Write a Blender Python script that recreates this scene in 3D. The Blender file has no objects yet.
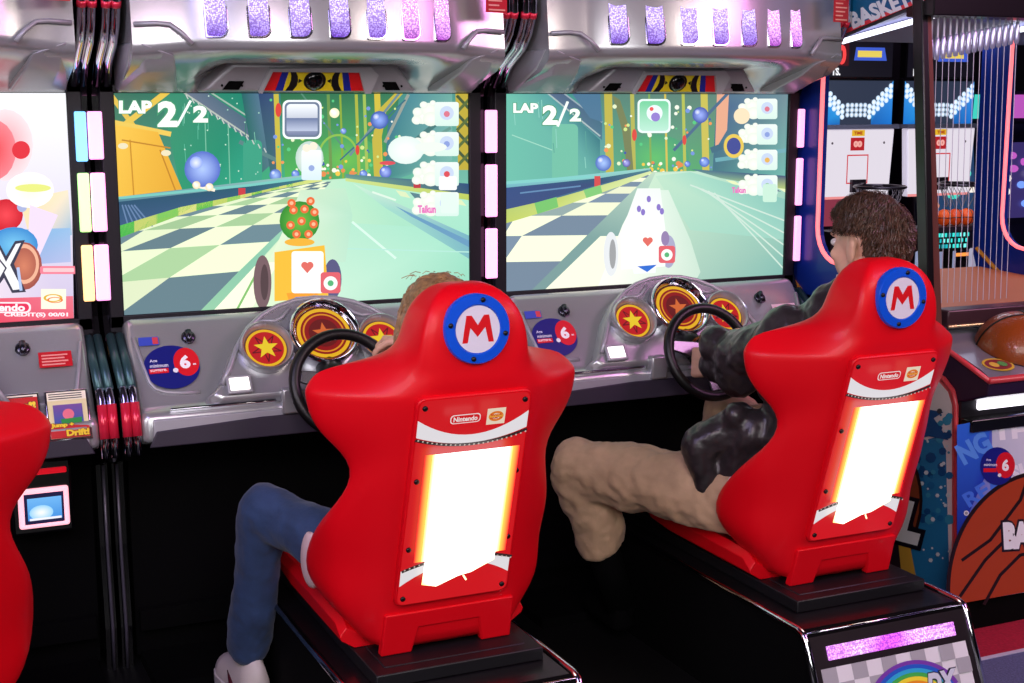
import bpy, bmesh, math, random
from mathutils import Vector, Matrix, Euler, noise
random.seed(7)
PI = math.pi
COL = bpy.context.scene.collection
W, H = 1024, 683
# ------------------------------------------------------------------ camera numbers
FPX, YAW, PIT = 1400.0, math.radians(24.6), math.radians(9.8)
CAM = Vector((0, -3.85, 1.56))
FW = Vector((math.sin(YAW)*math.cos(PIT), math.cos(YAW)*math.cos(PIT), -math.sin(PIT)))
RT = Vector((math.cos(YAW), -math.sin(YAW), 0))
UP = RT.cross(FW)

def lin(c):
    c = c/255.0
    return c/12.92 if c <= .04045 else ((c+.055)/1.055)**2.4
def rgb(c):
    return (lin(c[0]), lin(c[1]), lin(c[2]), 1.0)

# ------------------------------------------------------------------ materials
MATS = {}
def mat(name, col=(128,128,128), rough=.5, metal=0.0, coat=0.0, emit=None, es=1.0, bump=0.0, bscale=60.0, var=0.0, spec=.5, trans=0.0, sheen=0.0, ior=1.45, bdist=.004):
    if name in MATS: return MATS[name]
    m = bpy.data.materials.new(name); m.use_nodes = True
    nt = m.node_tree; b = nt.nodes['Principled BSDF']
    b.inputs['Base Color'].default_value = rgb(col)
    b.inputs['Roughness'].default_value = rough
    b.inputs['Metallic'].default_value = metal
    b.inputs['Coat Weight'].default_value = coat
    b.inputs['Coat Roughness'].default_value = .08
    b.inputs['Specular IOR Level'].default_value = spec
    b.inputs['Transmission Weight'].default_value = trans
    b.inputs['Sheen Weight'].default_value = sheen
    b.inputs['IOR'].default_value = ior
    if emit is not None:
        b.inputs['Emission Color'].default_value = rgb(emit); b.inputs['Emission Strength'].default_value = es
    if var or bump:
        tc = nt.nodes.new('ShaderNodeTexCoord'); n = nt.nodes.new('ShaderNodeTexNoise')
        n.inputs['Scale'].default_value = bscale; n.inputs['Detail'].default_value = 4
        nt.links.new(tc.outputs['Object'], n.inputs['Vector'])
        if bump:
            bp = nt.nodes.new('ShaderNodeBump'); bp.inputs['Strength'].default_value = bump; bp.inputs['Distance'].default_value = bdist
            nt.links.new(n.outputs['Fac'], bp.inputs['Height']); nt.links.new(bp.outputs['Normal'], b.inputs['Normal'])
        if var:
            r = nt.nodes.new('ShaderNodeValToRGB'); a = rgb(col)
            r.color_ramp.elements[0].position = .3; r.color_ramp.elements[1].position = .7
            r.color_ramp.elements[0].color = (a[0]*(1-var), a[1]*(1-var), a[2]*(1-var), 1)
            r.color_ramp.elements[1].color = (min(1,a[0]*(1+var)), min(1,a[1]*(1+var)), min(1,a[2]*(1+var)), 1)
            nt.links.new(n.outputs['Fac'], r.inputs['Fac']); nt.links.new(r.outputs['Color'], b.inputs['Base Color'])
    MATS[name] = m; return m

def art_mat(name, emit=0.0, rough=.4, gloss=.5):
    """colour comes from the print / picture on the surface; emit>0 for screens, backlit prints and prints given a glow of their own"""
    if name in MATS: return MATS[name]
    m = bpy.data.materials.new(name); m.use_nodes = True
    nt = m.node_tree; b = nt.nodes['Principled BSDF']
    a = nt.nodes.new('ShaderNodeAttribute'); a.attribute_name = 'Col'
    b.inputs['Roughness'].default_value = rough
    b.inputs['Specular IOR Level'].default_value = gloss
    if emit > 0:
        b.inputs['Base Color'].default_value = (.01,.01,.01,1)
        nt.links.new(a.outputs['Color'], b.inputs['Emission Color']); b.inputs['Emission Strength'].default_value = emit
    else:
        nt.links.new(a.outputs['Color'], b.inputs['Base Color'])
    MATS[name] = m; return m

def honey_mat(name, base, hi, es, zr=None):
    """LED panel seen through a honeycomb grille"""
    if name in MATS: return MATS[name]
    m = bpy.data.materials.new(name); m.use_nodes = True
    nt = m.node_tree; b = nt.nodes['Principled BSDF']
    tc = nt.nodes.new('ShaderNodeTexCoord')
    v = nt.nodes.new('ShaderNodeTexVoronoi'); v.feature = 'F1'; v.inputs['Scale'].default_value = 210; v.inputs['Randomness'].default_value = .7
    nt.links.new(tc.outputs['Object'], v.inputs['Vector'])
    n = nt.nodes.new('ShaderNodeTexNoise'); n.inputs['Scale'].default_value = 7
    nt.links.new(tc.outputs['Object'], n.inputs['Vector'])
    r = nt.nodes.new('ShaderNodeValToRGB')
    r.color_ramp.elements[0].position = .38; r.color_ramp.elements[0].color = rgb(base)
    r.color_ramp.elements[1].position = .62; r.color_ramp.elements[1].color = rgb(hi)
    if zr:
        sx = nt.nodes.new('ShaderNodeSeparateXYZ'); nt.links.new(tc.outputs['Object'], sx.inputs[0])
        mr = nt.nodes.new('ShaderNodeMapRange'); mr.inputs['From Min'].default_value=zr[0]; mr.inputs['From Max'].default_value=zr[1]
        nt.links.new(sx.outputs['Z'], mr.inputs['Value'])
        ad = nt.nodes.new('ShaderNodeMath'); ad.operation='ADD'; nt.links.new(mr.outputs[0], ad.inputs[0])
        ml = nt.nodes.new('ShaderNodeMath'); ml.operation='MULTIPLY_ADD'; ml.inputs[1].default_value=.8; ml.inputs[2].default_value=-.4
        nt.links.new(n.outputs['Fac'], ml.inputs[0]); nt.links.new(ml.outputs[0], ad.inputs[1]); nt.links.new(ad.outputs[0], r.inputs['Fac'])
        r.color_ramp.elements[0].position = .0; r.color_ramp.elements[1].position = .62
    else: nt.links.new(n.outputs['Fac'], r.inputs['Fac'])
    r2 = nt.nodes.new('ShaderNodeValToRGB')
    r2.color_ramp.elements[0].position = .25; r2.color_ramp.elements[0].color = (1.6,1.6,1.6,1)
    r2.color_ramp.elements[1].position = .6; r2.color_ramp.elements[1].color = (.6,.42,.75,1)
    nt.links.new(v.outputs['Distance'], r2.inputs['Fac'])
    mx = nt.nodes.new('ShaderNodeMix'); mx.data_type = 'RGBA'; mx.blend_type = 'MULTIPLY'; mx.inputs['Factor'].default_value = 1
    nt.links.new(r.outputs['Color'], mx.inputs['A']); nt.links.new(r2.outputs['Color'], mx.inputs['B'])
    nt.links.new(mx.outputs['Result'], b.inputs['Emission Color']); b.inputs['Emission Strength'].default_value = es
    b.inputs['Base Color'].default_value = (.02,.01,.03,1)
    MATS[name] = m; return m

SILVER = mat('silver_plastic', (182,184,186), .27, .6, .2, bump=.04, bscale=200)
SILVER2 = mat('silver_grey_plastic', (164,164,170), .38, .3, .15)
CHROME = mat('chrome', (215,215,225), .1, 1.0)
BLACK = mat('black_plastic', (10,10,12), .4, 0, 0, bump=.05, bscale=300)
BLACKG = mat('black_gloss', (9,9,12), .16, 0, .4)
BLACKTOP = mat('black_sheet', (22,20,24), .3, .3, .3, bump=.12, bscale=30)
DEEP = mat('matt_black', (4,4,5), .85, spec=.1)
RED = mat('red_shell', (224,2,22), .46, 0, .08, bump=.02, bscale=150, spec=.35)
RUBBER = mat('black_rubber', (12,12,13), .38, spec=.5, bump=.1, bscale=400)
PLATE = mat('black_plate', (16,16,20), .45)

# ------------------------------------------------------------------ mesh builder
class MB:
    def __init__(s): s.v=[]; s.f=[]; s.m=[]; s.c=[]
    def add(s, vs, fs, mi=0, cols=None):
        o = len(s.v); s.v += [Vector(p) for p in vs]
        for k, f in enumerate(fs):
            s.f.append([o+i for i in f]); s.m.append(mi)
            s.c.append(None if cols is None else [cols[i] for i in f])
    def box(s, x0,x1,y0,y1,z0,z1, mi=0):
        vs=[(x,y,z) for z in (z0,z1) for y in (y0,y1) for x in (x0,x1)]
        s.add(vs, [(0,2,3,1),(4,5,7,6),(0,1,5,4),(2,6,7,3),(0,4,6,2),(1,3,7,5)], mi)
    def obox(s, c, ax, ay, az, mi=0):
        c=Vector(c); vs=[c+ax*i+ay*j+az*k for k in (-1,1) for j in (-1,1) for i in (-1,1)]
        s.add(vs, [(0,2,3,1),(4,5,7,6),(0,1,5,4),(2,6,7,3),(0,4,6,2),(1,3,7,5)], mi)
    def prism(s, pts, a, b, mi=0):
        """pts: 3D loop; extruded from +a to +b vectors"""
        a=Vector(a); b=Vector(b); n=len(pts)
        vs=[Vector(p)+a for p in pts]+[Vector(p)+b for p in pts]
        fs=[tuple(range(n))[::-1], tuple(range(n,2*n))]+[(i,(i+1)%n,n+(i+1)%n,n+i) for i in range(n)]
        s.add(vs,fs,mi)
    def loft(s, rings, closed=True, caps=True, mi=0):
        n=len(rings[0]); vs=[p for r in rings for p in r]; fs=[]
        for j in range(len(rings)-1):
            for i in range(n if closed else n-1):
                k=(i+1)%n; fs.append((j*n+i,j*n+k,(j+1)*n+k,(j+1)*n+i))
        if caps and closed:
            fs.append(tuple(range(n))[::-1]); fs.append(tuple((len(rings)-1)*n+i for i in range(n)))
        s.add(vs,fs,mi)
    def tube(s, path, r, seg=10, caps=True, mi=0, flat=1.0):
        path=[Vector(p) for p in path]; rs=r if isinstance(r,(list,tuple)) else [r]*len(path)
        rings=[]; up=None
        for i,p in enumerate(path):
            t=(path[min(i+1,len(path)-1)]-path[max(i-1,0)]).normalized()
            if up is None:
                up = Vector((0,0,1)) if abs(t.z)<.9 else Vector((1,0,0))
            a=t.cross(up).normalized(); b=a.cross(t).normalized(); up=b
            rings.append([p+a*math.cos(2*PI*k/seg)*rs[i]+b*math.sin(2*PI*k/seg)*rs[i]*flat for k in range(seg)])
        s.loft(rings,True,caps,mi)
    def lathe(s, c, ax, prof, seg=32, mi=0):
        """prof: (radius, height along ax)"""
        c=Vector(c); ax=Vector(ax).normalized(); u=ax.orthogonal().normalized(); w=ax.cross(u)
        rings=[[c+ax*h+(u*math.cos(2*PI*k/seg)+w*math.sin(2*PI*k/seg))*max(r,1e-5) for k in range(seg)] for r,h in prof]
        s.loft(rings,True,True,mi)
    def ell(s, c, rx,ry,rz, seg=20, rings=12, mi=0, rot=None):
        c=Vector(c); rs=[]
        for j in range(rings+1):
            t=PI*j/rings; st=max(math.sin(t),1e-4)
            ring=[]
            for k in range(seg):
                p=Vector((rx*st*math.cos(2*PI*k/seg),ry*st*math.sin(2*PI*k/seg),-rz*math.cos(t)))
                if rot is not None: p=rot@p
                ring.append(c+p)
            rs.append(ring)
        s.loft(rs,True,True,mi)
    def torus(s, c, ax, R, r, seg=48, sub=12, mi=0, a0=0, a1=2*PI):
        c=Vector(c); ax=Vector(ax).normalized(); u=ax.orthogonal().normalized(); w=ax.cross(u); rings=[]
        full = abs(a1-a0-2*PI)<1e-6
        for j in range(seg+(0 if full else 1)):
            a=a0+(a1-a0)*j/seg; d=u*math.cos(a)+w*math.sin(a)
            rings.append([c+d*(R+r*math.cos(2*PI*k/sub))+ax*r*math.sin(2*PI*k/sub) for k in range(sub)])
        if full: rings.append(rings[0])
        s.loft(rings,True,not full,mi)
    def build(s, name, mats, parent=None, smooth=False, bevel=0, sub=0, bseg=2, auto=None, world=False):
        me=bpy.data.meshes.new(name); off=Vector((0,0,0))
        if parent is not None and world:
            p=parent
            while p is not None: off+=p.location; p=p.parent
        me.from_pydata([tuple(v-off) for v in s.v],[],s.f); me.update()
        if not isinstance(mats,(list,tuple)): mats=[mats]
        for m in mats: me.materials.append(m)
        me.polygons.foreach_set('material_index', s.m)
        if any(c is not None for c in s.c):
            at=me.color_attributes.new('Col','FLOAT_COLOR','CORNER'); buf=[]
            for c,f in zip(s.c,s.f):
                for k in range(len(f)): buf+= (c[k] if c is not None else (.8,.8,.8,1))
            at.data.foreach_set('color', buf)
        else:
            bm=bmesh.new(); bm.from_mesh(me); bmesh.ops.recalc_face_normals(bm,faces=bm.faces)
            bm.to_mesh(me); bm.free()
        o=bpy.data.objects.new(name,me); COL.objects.link(o)
        if parent is not None: o.parent=parent
        if bevel:
            b=o.modifiers.new('b','BEVEL'); b.width=bevel; b.segments=bseg; b.limit_method='ANGLE'; b.angle_limit=math.radians(32)
        if sub:
            b=o.modifiers.new('s','SUBSURF'); b.levels=sub; b.render_levels=sub
        if smooth or bevel or sub:
            me.polygons.foreach_set('use_smooth',[True]*len(me.polygons))
            if bevel or auto:
                try: me.set_sharp_from_angle(angle=math.radians(auto or 40))
                except Exception: pass
        return o

# ------------------------------------------------------------------ flat prints and screen pictures
_txt = {}
def text_mesh(body, bold=0.0, shear=0.0, spacing=1.0):
    key=(body,bold,shear,spacing)
    if key in _txt: return _txt[key]
    cu=bpy.data.curves.new('t','FONT'); cu.body=body; cu.offset=bold; cu.shear=shear; cu.space_character=spacing
    cu.resolution_u=3; cu.align_x='CENTER'
    o=bpy.data.objects.new('t',cu); me=o.to_mesh()
    vs=[(v.co.x,v.co.y) for v in me.vertices]; fs=[tuple(p.vertices) for p in me.polygons]
    o.to_mesh_clear(); bpy.data.objects.remove(o); bpy.data.curves.remove(cu)
    xs=[v[0] for v in vs]; ys=[v[1] for v in vs]
    cx=(min(xs)+max(xs))/2; cy=(min(ys)+max(ys))/2; w=max(xs)-min(xs); h=max(ys)-min(ys)
    _txt[key]=([((x-cx)/w,(y-cy)/h) for x,y in vs],fs); return _txt[key]

class Art(MB):
    """2D drawing on a plane: points (a,b) are mapped by fn(a,b)->3D; n is the outward normal. ydown=True when b runs downwards"""
    def __init__(s, fn, n, step=.00015, ydown=False):
        super().__init__(); s.fn=fn; s.n=Vector(n).normalized(); s.k=0; s.step=step; s.sg=-1 if ydown else 1
    def put(s, pts, faces, cols, mi=0, bump=True):
        if bump: s.k+=1
        d=s.n*(s.k*s.step)
        vs=[s.fn(*p)+d for p in pts]; fs=[]
        for f in faces:
            a=vs[f[0]]; nn=Vector((0,0,0))
            for i in range(1,len(f)-1): nn+=(vs[f[i]]-a).cross(vs[f[i+1]]-a)
            fs.append(tuple(f) if nn.dot(s.n)>=0 else tuple(f)[::-1])
        s.add(vs,fs,mi,cols)
    def poly(s, pts, col, mi=0, bump=True):
        cols=[rgb(c) for c in col] if isinstance(col[0],(tuple,list)) else [rgb(col)]*len(pts)
        s.put(pts,[tuple(range(len(pts)))],cols,mi,bump)
    def rect(s, a0,b0,a1,b1, col, mi=0): s.poly([(a0,b0),(a1,b0),(a1,b1),(a0,b1)],col,mi)
    def vgrad(s, a0,b0,a1,b1,c0,c1,mi=0): s.poly([(a0,b0),(a1,b0),(a1,b1),(a0,b1)],[c0,c0,c1,c1],mi)
    def circ(s, a,b,r,col,ry=None,seg=28,mi=0,a0=0,a1=2*PI):
        ry=ry or r
        pts=[(a+r*math.cos(a0+(a1-a0)*k/seg), b+ry*math.sin(a0+(a1-a0)*k/seg)) for k in range(seg+(0 if abs(a1-a0-2*PI)<1e-6 else 1))]
        s.poly(pts,col,mi)
    def blob(s,a,b,r,c_in,c_out,ry=None,seg=20,mi=0):
        ry=ry or r
        pts=[(a,b)]+[(a+r*math.cos(2*PI*k/seg), b+ry*math.sin(2*PI*k/seg)) for k in range(seg)]
        s.put(pts,[(0,1+k,1+(k+1)%seg) for k in range(seg)],[rgb(c_in)]+[rgb(c_out)]*seg,mi)
    def ring(s,a,b,r0,r1,col,ry=None,seg=32,a0=0,a1=2*PI,mi=0):
        q=(ry or r1)/r1; full=abs(a1-a0-2*PI)<1e-6; n=seg+1
        pts=[]
        for r in (r0,r1):
            pts+=[(a+r*math.cos(a0+(a1-a0)*k/seg),b+r*q*math.sin(a0+(a1-a0)*k/seg)) for k in range(n)]
        s.put(pts,[(k,k+1,n+k+1,n+k) for k in range(seg)],[rgb(col)]*len(pts),mi)
    def line(s, pts, w, col, mi=0):
        s.k+=1
        for (x0,y0),(x1,y1) in zip(pts,pts[1:]):
            d=Vector((x1-x0,y1-y0)); 
            if d.length<1e-9: continue
            d.normalize(); nx,ny=-d.y*w/2,d.x*w/2; e=d*w*.2
            s.poly([(x0+nx-e.x,y0+ny-e.y),(x1+nx+e.x,y1+ny+e.y),(x1-nx+e.x,y1-ny+e.y),(x0-nx-e.x,y0-ny-e.y)],col,mi,False)
    def rrect(s,a0,b0,a1,b1,r,col,mi=0,seg=5):
        if a0>a1:a0,a1=a1,a0
        if b0>b1:b0,b1=b1,b0
        pts=[]
        for cx,cy,st in ((a1-r,b1-r,0),(a0+r,b1-r,PI/2),(a0+r,b0+r,PI),(a1-r,b0+r,3*PI/2)):
            for k in range(seg+1):
                t=st+PI/2*k/seg; pts.append((cx+r*math.cos(t),cy+r*math.sin(t)))
        if isinstance(col[0],(tuple,list)): # vertical gradient c(b0), c(b1)
            cs=[]
            for p in pts:
                t=(p[1]-b0)/(b1-b0); cs.append(tuple(col[0][i]*(1-t)+col[1][i]*t for i in range(3)))
            s.poly(pts,cs,mi)
        else: s.poly(pts,col,mi)
    def star(s,a,b,r,col,inner=.42,mi=0):
        pts=[]
        for k in range(10):
            q=r if k%2==0 else r*inner; t=PI/2+k*PI/5
            pts.append((a+q*math.cos(t),b+s.sg*q*math.sin(t)))
        s.put([(a,b)]+pts,[(0,1+k,1+(k+1)%10) for k in range(10)],[rgb(col)]*11,mi)
    def text(s, body, a,b,w,h,col,bold=.03,rot=0.0,shear=0.0,outline=None,ow=.06,mi=0,skew=0.0,spacing=1.0):
        for pas in ((1,0) if outline else (0,)):
            vs,fs=text_mesh(body,bold+(ow if pas else 0),shear,spacing)
            g=1+(.12*pas); c=math.cos(rot); q=math.sin(rot); pts=[]
            ww,hh=(w+pas*ow*2*h,h*(1+ow*2*pas))
            for x,y in vs:
                X=x*ww; Y=y*hh+skew*x*ww; Y*=1
                X2=X*c-Y*q; Y2=X*q+Y*c
                pts.append((a+X2,b+s.sg*Y2))
            s.put(pts,fs,[rgb(outline if pas else col)]*len(pts),mi)

def pix_plane(axis, val, par=Vector((0,0,0))):
    """points of the photograph's frame laid on the real plane axis=val"""
    def fn(px,py):
        d=FW+RT*((px-512)/FPX)-UP*((py-341.5)/FPX)
        t=(val-CAM[axis])/d[axis]
        return CAM+d*t-par
    return fn
def U(px,py,axis,val): return pix_plane(axis,val)(px,py)
def frame(O,u,v):
    O,u,v=Vector(O),Vector(u),Vector(v)
    return lambda a,b: O+u*a+v*b

# ------------------------------------------------------------------ object helpers
def thing(name, label, cat, loc=(0,0,0), group=None, rz=0):
    o=bpy.data.objects.new(name,None); COL.objects.link(o); o.location=loc; o.rotation_euler=(0,0,rz)
    o.empty_display_size=.1; o['label']=label; o['category']=cat
    if group: o['group']=group
    return o
def tag(o,label,cat,group=None):
    o['label']=label; o['category']=cat
    if group: o['group']=group
    return o
def kids(o): return [c for c in COL.objects if c.parent is o]
def copy_tree(o,parent=None):
    c=o.copy(); COL.objects.link(c); c.parent=parent
    if parent is not None: c.matrix_parent_inverse=o.matrix_parent_inverse.copy()
    for ch in kids(o): copy_tree(ch,c)
    return c
def struct(o): o['kind']='structure'; return o
ARTP=art_mat('printed_art',0,.35); 
GLOW=art_mat('backlit_art',1.25,.5)
SCREEN=art_mat('screen_picture',1.12,.25,.3)

# ================================================================== KART CABINET (local: x across, y into the picture, z up; y=0 is the screen)
HP=.5675
SW=.507; SZ0=.985; SZ1=1.577
def yl(x): return -.385+.62*x*x
def make_cabinet(label, x0, full=True):
    t=thing('racing_arcade_cabinet', label, 'arcade machine', (x0,0,0), 'kart racing cabinets in a row')
    # ---- body behind / footwell
    m=MB(); m.box(-HP+.03,HP-.03,.05,.75,.02,2.25); m.build('cabinet_body',DEEP,t,bevel=.01)
    m=MB(); m.box(-HP+.05,HP-.05,-.02,.05,.02,.72); m.box(-HP+.06,HP-.06,-.05,-.02,.1,.16); m.box(-HP+.06,HP-.06,-.27,-.02,.0,.03)
    m.build('footwell_panel',DEEP,t)
    if full:
        for s in (-1,1):
            m=MB(); c=Vector((s*.07-.0,-.20,.13)); m.obox(c,Vector((.035,0,0)),Vector((0,.028,.055)),Vector((0,-.006,.004)))
            m.tube([c,(c.x,-.02,.22)],.012)
            m.build('pedal',PLATE,t,bevel=.004)
    # ---- side walls with ribbed chrome edges
    prof=[(-.235,2.25),(-.235,1.80),(-.205,1.745),(-.165,1.705),(-.075,1.66),(-.02,1.60),(-.004,1.57),(-.004,.985),(-.03,.93),(-.09,.885),(-.17,.845),(-.22,.80),(-.25,.70),(-.25,.655),(-.19,.625),(-.03,.58),(-.035,.35),(-.06,.12),(-.05,.0)]
    for s in (-1,1):
        m=MB(); xa=s*(HP-.006); loop=[(xa,y+.012,z) for y,z in prof]+[(xa,.75,0),(xa,.75,2.25)]
        m.prism(loop,(0,0,0),(-s*.03,0,0)); w=m.build('side_wall',BLACKG,t)
        # ribs: upper group, dashboard group, thin leg trim
        for k in range(2):
            xr=s*(HP-.017-.024*k)
            up=[p for p in prof if p[1]>=1.60]; dn=[p for p in prof if .65<=p[1]<=.93]
            m=MB(); m.tube([(xr,y,z) for y,z in up],.0115,seg=10); m.tube([(xr,-.235,1.80),(xr,-.228,1.785)],.0125,mi=1)
            m.build('chrome_rib',[CHROME,mat('rib_red',(225,40,70),.25,.2,.3)],w,smooth=True)
            m=MB()
            m.tube([(xr,y,z) for y,z in dn],.011,seg=10)
            m.tube([(xr,-.034,.935),(xr,-.20,.825)],.0122,seg=10,mi=2)
            m.tube([(xr,-.228,.79),(xr,-.252,.705)],.0125,seg=10,mi=1)
            m.build('chrome_rib',[CHROME,mat('rib_red',(225,40,70),.25,.2,.3),mat('rib_teal',(60,92,96),.3,.5)],w,smooth=True)
        m=MB(); m.tube([(s*(HP-.018),y,z) for y,z in prof[-4:]],.0045); m.build('edge_trim',mat('trim_dim',(86,82,96),.35,.4),w,smooth=True)
    # ---- monitor bezel
    bz=MB(); o=.545; y0,y1=-.012,.05
    def fr(m,x0_,x1_,z0_,z1_,ya,yb): m.box(x0_,x1_,ya,yb,z0_,z1_)
    fr(bz,-o,-SW,.95,1.60,y0,y1); fr(bz,SW,o,.95,1.60,y0,y1); fr(bz,-o,o,SZ1,1.60,y0,y1); fr(bz,-o,o,.90,SZ0,y0,y1)
    b=bz.build('monitor_bezel',mat('bezel_black',(12,8,20),.5,0,0),t,bevel=.003)
    # light strips on the pillars
    for s in ((-1,) if full else (1,)):
        for k,(za,zb) in enumerate(((1.405,1.53),(1.215,1.37),(1.03,1.18)) if s<0 else ((1.40,1.53),(1.215,1.37),(1.03,1.18))):
            if not full: lm=[mat('strip_blue',(170,225,255),.4,emit=(90,180,255),es=1.5),mat('strip_green',(230,255,200),.4,emit=(150,255,120),es=1.5),mat('strip_gold',(255,230,170),.4,emit=(255,195,120),es=1.5)][k]
            else: lm=mat('strip_pink',(255,200,240),.4,emit=(255,150,220),es=1.6)
            m=MB(); xc=(-.560 if s<0 else .538); hw=.0185 if s<0 else .0145
            m.box(xc-hw,xc+hw,-.024,-.010,za,zb); m.build('light_strip',lm,b,bevel=.004)
    # ---- hood
    hood=MB(); rings=[]
    N=36
    for i in range(N+1):
        x=-.50+1.0*i/N; e=max(0,(abs(x)-.33)/.17); e=e*e*(3-2*e) if e<1 else 1
        y=yl(min(abs(x),.36)); yy=y*(1-e)+(-.285)*e; dz=-.012*e
        g=max(0,min(1,(.34-abs(x))/.10)); g=g*g*(3-2*g); rings.append([(x,.02,1.578),(x,-.045,1.58),(x,-.06,1.595+.03*g),(x,(yy+.20-.05*e)*(1-g)-.105*g,1.612+.038*g),(x,yy+.085-.03*e,1.650+dz+.010*g),(x,yy+.012,1.678+dz),(x,yy,1.692+dz),(x,yy+.003,1.712+dz),(x,yy+.02,1.84),(x,yy+.08,2.02),(x,yy+.16,2.18),(x,.05,2.25),(x,.05,1.9)])
    hood.loft(rings,True,True); h=hood.build('marquee_hood',SILVER,t,smooth=True,auto=50)
    # end cheeks, facetted
    for s in (-1,1):
        m=MB()
        a=[(s*.503,-.262,1.70),(s*.503,-.20,1.645),(s*.503,-.05,1.583),(s*.503,.0,1.583),(s*.503,.0,1.70)]
        b_=[(s*.475,-.292,1.695),(s*.465,-.235,1.628),(s*.455,-.10,1.5835),(s*.455,.0,1.5835),(s*.455,.0,1.69)]
        c=[(s*.40,-.290,1.668),(s*.385,-.235,1.632),(s*.36,-.11,1.5835),(s*.36,.0,1.5835),(s*.38,.0,1.66)]
        m.loft([a,b_,c],True,True); m.build('hood_cheek',SILVER2,h,bevel=.006,bseg=3)
        # raised curved moulding line
        m=MB(); pts=[(s*.495,-.285,1.742),(s*.44,-.290,1.745),(s*.41,-.298,1.742),(s*.385,-.312,1.722),(s*.362,-.318,1.695)]
        m.tube(pts,.006,seg=8); m.build('hood_moulding',SILVER2,h,smooth=True)
    # centre pod with badge
    pod=MB()
    r0=[(-.30,.0,1.5795),(.30,.0,1.5795),(.25,.0,1.69),(-.25,.0,1.69)]
    r1=[(-.30,-.13,1.581),(.30,-.13,1.581),(.225,-.165,1.655),(-.225,-.165,1.655)]
    pod.loft([r0,r1],True,True); pd=pod.build('hood_pod',SILVER2,h,bevel=.012,bseg=3)
    p0=Vector((0,-.130,1.582)); v=(Vector((0,-.165,1.655))-Vector((0,-.13,1.581))).normalized(); n=Vector((1,0,0)).cross(v); n=n if n.y<0 else -n
    F=lambda a,b: p0+Vector((a,0,0))+v*b+n*.002
    m=MB()
    for q in ([(-.152,.0),(-.128,.070),(-.120,.062),(-.143,.0)],[(.160,.0),(.143,.0),(.120,.062),(.150,.078),(.175,.055)],[(-.128,.070),(.150,.078),(.120,.062),(-.120,.062)]):
        m.prism([F(a,b) for a,b in q],(0,0,0),n*.012)
    m.build('badge_frame',mat('frame_grey',(176,178,182),.4,.2),pd)
    a=Art(lambda a_,b_:F(a_,b_),n,.0002)
    a.poly([(-.143,.003),(.143,.003),(.120,.061),(-.120,.061)],(225,25,30))
    def band(x1,c): 
        x2=x1*.86; a.poly([(-x1,.003),(x1,.003),(x2,.061),(-x2,.061)],c)
    band(.106,(25,40,150)); band(.085,(240,215,30))
    K_=(15,15,18)
    for sg in (-1,1):
        a.poly([(sg*.079,.003),(sg*.058,.003),(sg*.048,.018),(sg*.046,.032),(sg*.048,.046),(sg*.056,.061),(sg*.070,.061),(sg*.066,.046),(sg*.066,.032),(sg*.070,.018)],K_)
        a.poly([(sg*.045,.039),(sg*.045,.025),(sg*.034,.032)],K_)
    a.circ(0,.032,.031,K_,ry=.028)
    bd=a.build('speaker_badge',ARTP,pd)
    m=MB(); m.lathe(F(0,.032),n,[(.025,0),(.025,.004),(.018,.009),(.008,.012),(0.0001,.0125)],24); m.build('speaker_dome',BLACKG,bd,smooth=True)
    for s in (-1,1):
        m=MB(); m.prism([F(s*.205,.006),F(s*.248,.006),F(s*.232,.030),F(s*.192,.030)],(0,0,0),n*.002)
        for ss in (.197,.250): m.lathe(F(s*ss,.018),n,[(.003,0),(.003,.003),(.0001,.004)],8)
        m.build('air_vent',DEEP,pd)
    # lit honeycomb windows
    HM=[honey_mat('honeycomb_violet',(95,25,190),(215,205,255),1.15,(1.71,1.82)),honey_mat('honeycomb_magenta',(150,15,170),(255,205,255),1.25,(1.71,1.82))]
    for i in range(7):
        x=-.3+.1*i; y=yl(x); sl=2*.62*x
        tx=Vector((1,sl,0)).normalized(); nn=Vector((sl,-1,0)).normalized()
        c=Vector((x,y+.004,1.716)); m=MB(); fw=MB()
        hw=.0245
        def col_(w,z0,z1,r=.02):
            pts=[(-w,z1),(w,z1)]
            for k in range(5): t_=PI/2*k/4; pts.append((w-r+r*math.cos(t_),z0+r-r*math.sin(t_)))
            for k in range(5): t_=PI/2*k/4; pts.append((-w+.006-.006*math.sin(t_),z0+.006-.006*math.cos(t_)))
            return pts
        def at(a_,z,lift):
            yy=.0 if z<=.1 else (z-.1)*.3
            return c+tx*a_+Vector((0,.02*z/.1*.9+ (0 if z<=.1 else (z-.1)*.15),0))+Vector((0,0,z))+nn*lift
        top_=.112
        pts=col_(hw+.005,-.006,top_+.006,.024); fw.loft([[at(a_,z,-.004) for a_,z in pts],[at(a_,z,.005) for a_,z in pts]],True,True)
        f=fw.build('window_rim',CHROME,h,bevel=.002)
        pts=col_(hw,.0,top_); m.loft([[at(a_,z,.0) for a_,z in pts],[at(a_,z,.0065) for a_,z in pts]],True,True)
        m.build('light_window',HM[0 if x0<1.5 and full and i<5 else 1],f)
    # red warning sticker on the hood
    for s in ((1,) if not full else (1,)):
        a=Art(frame((s*.452,-.3335,1.835),(1,.30*s,0),(0,0,1)),(.3*s,-1,0),.0003)
        a.rect(-.036,-.045,.036,.05,(190,20,30))
        for k in range(7): a.rect(-.028,.036-.012*k,.028-.01*(k%3),.032-.012*k,(235,170,150))
        a.build('warning_sticker',ARTP,h)
    # ---- dashboard
    d=MB(); rings=[]
    for x in (-.515,-.50,-.2,.2,.50,.515):
        ins=0 if abs(x)<.51 else .01
        rings.append([(x,.0,.90),(x,-.012,.972-ins),(x,-.04,.978-ins),(x,-.066+ins,.963-ins),(x,-.205+ins,.772),(x,-.240+ins,.762-ins),(x,-.252+ins,.752-ins),(x,-.262+ins,.690+ins),(x,-.235,.676),(x,.0,.676)])
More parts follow.
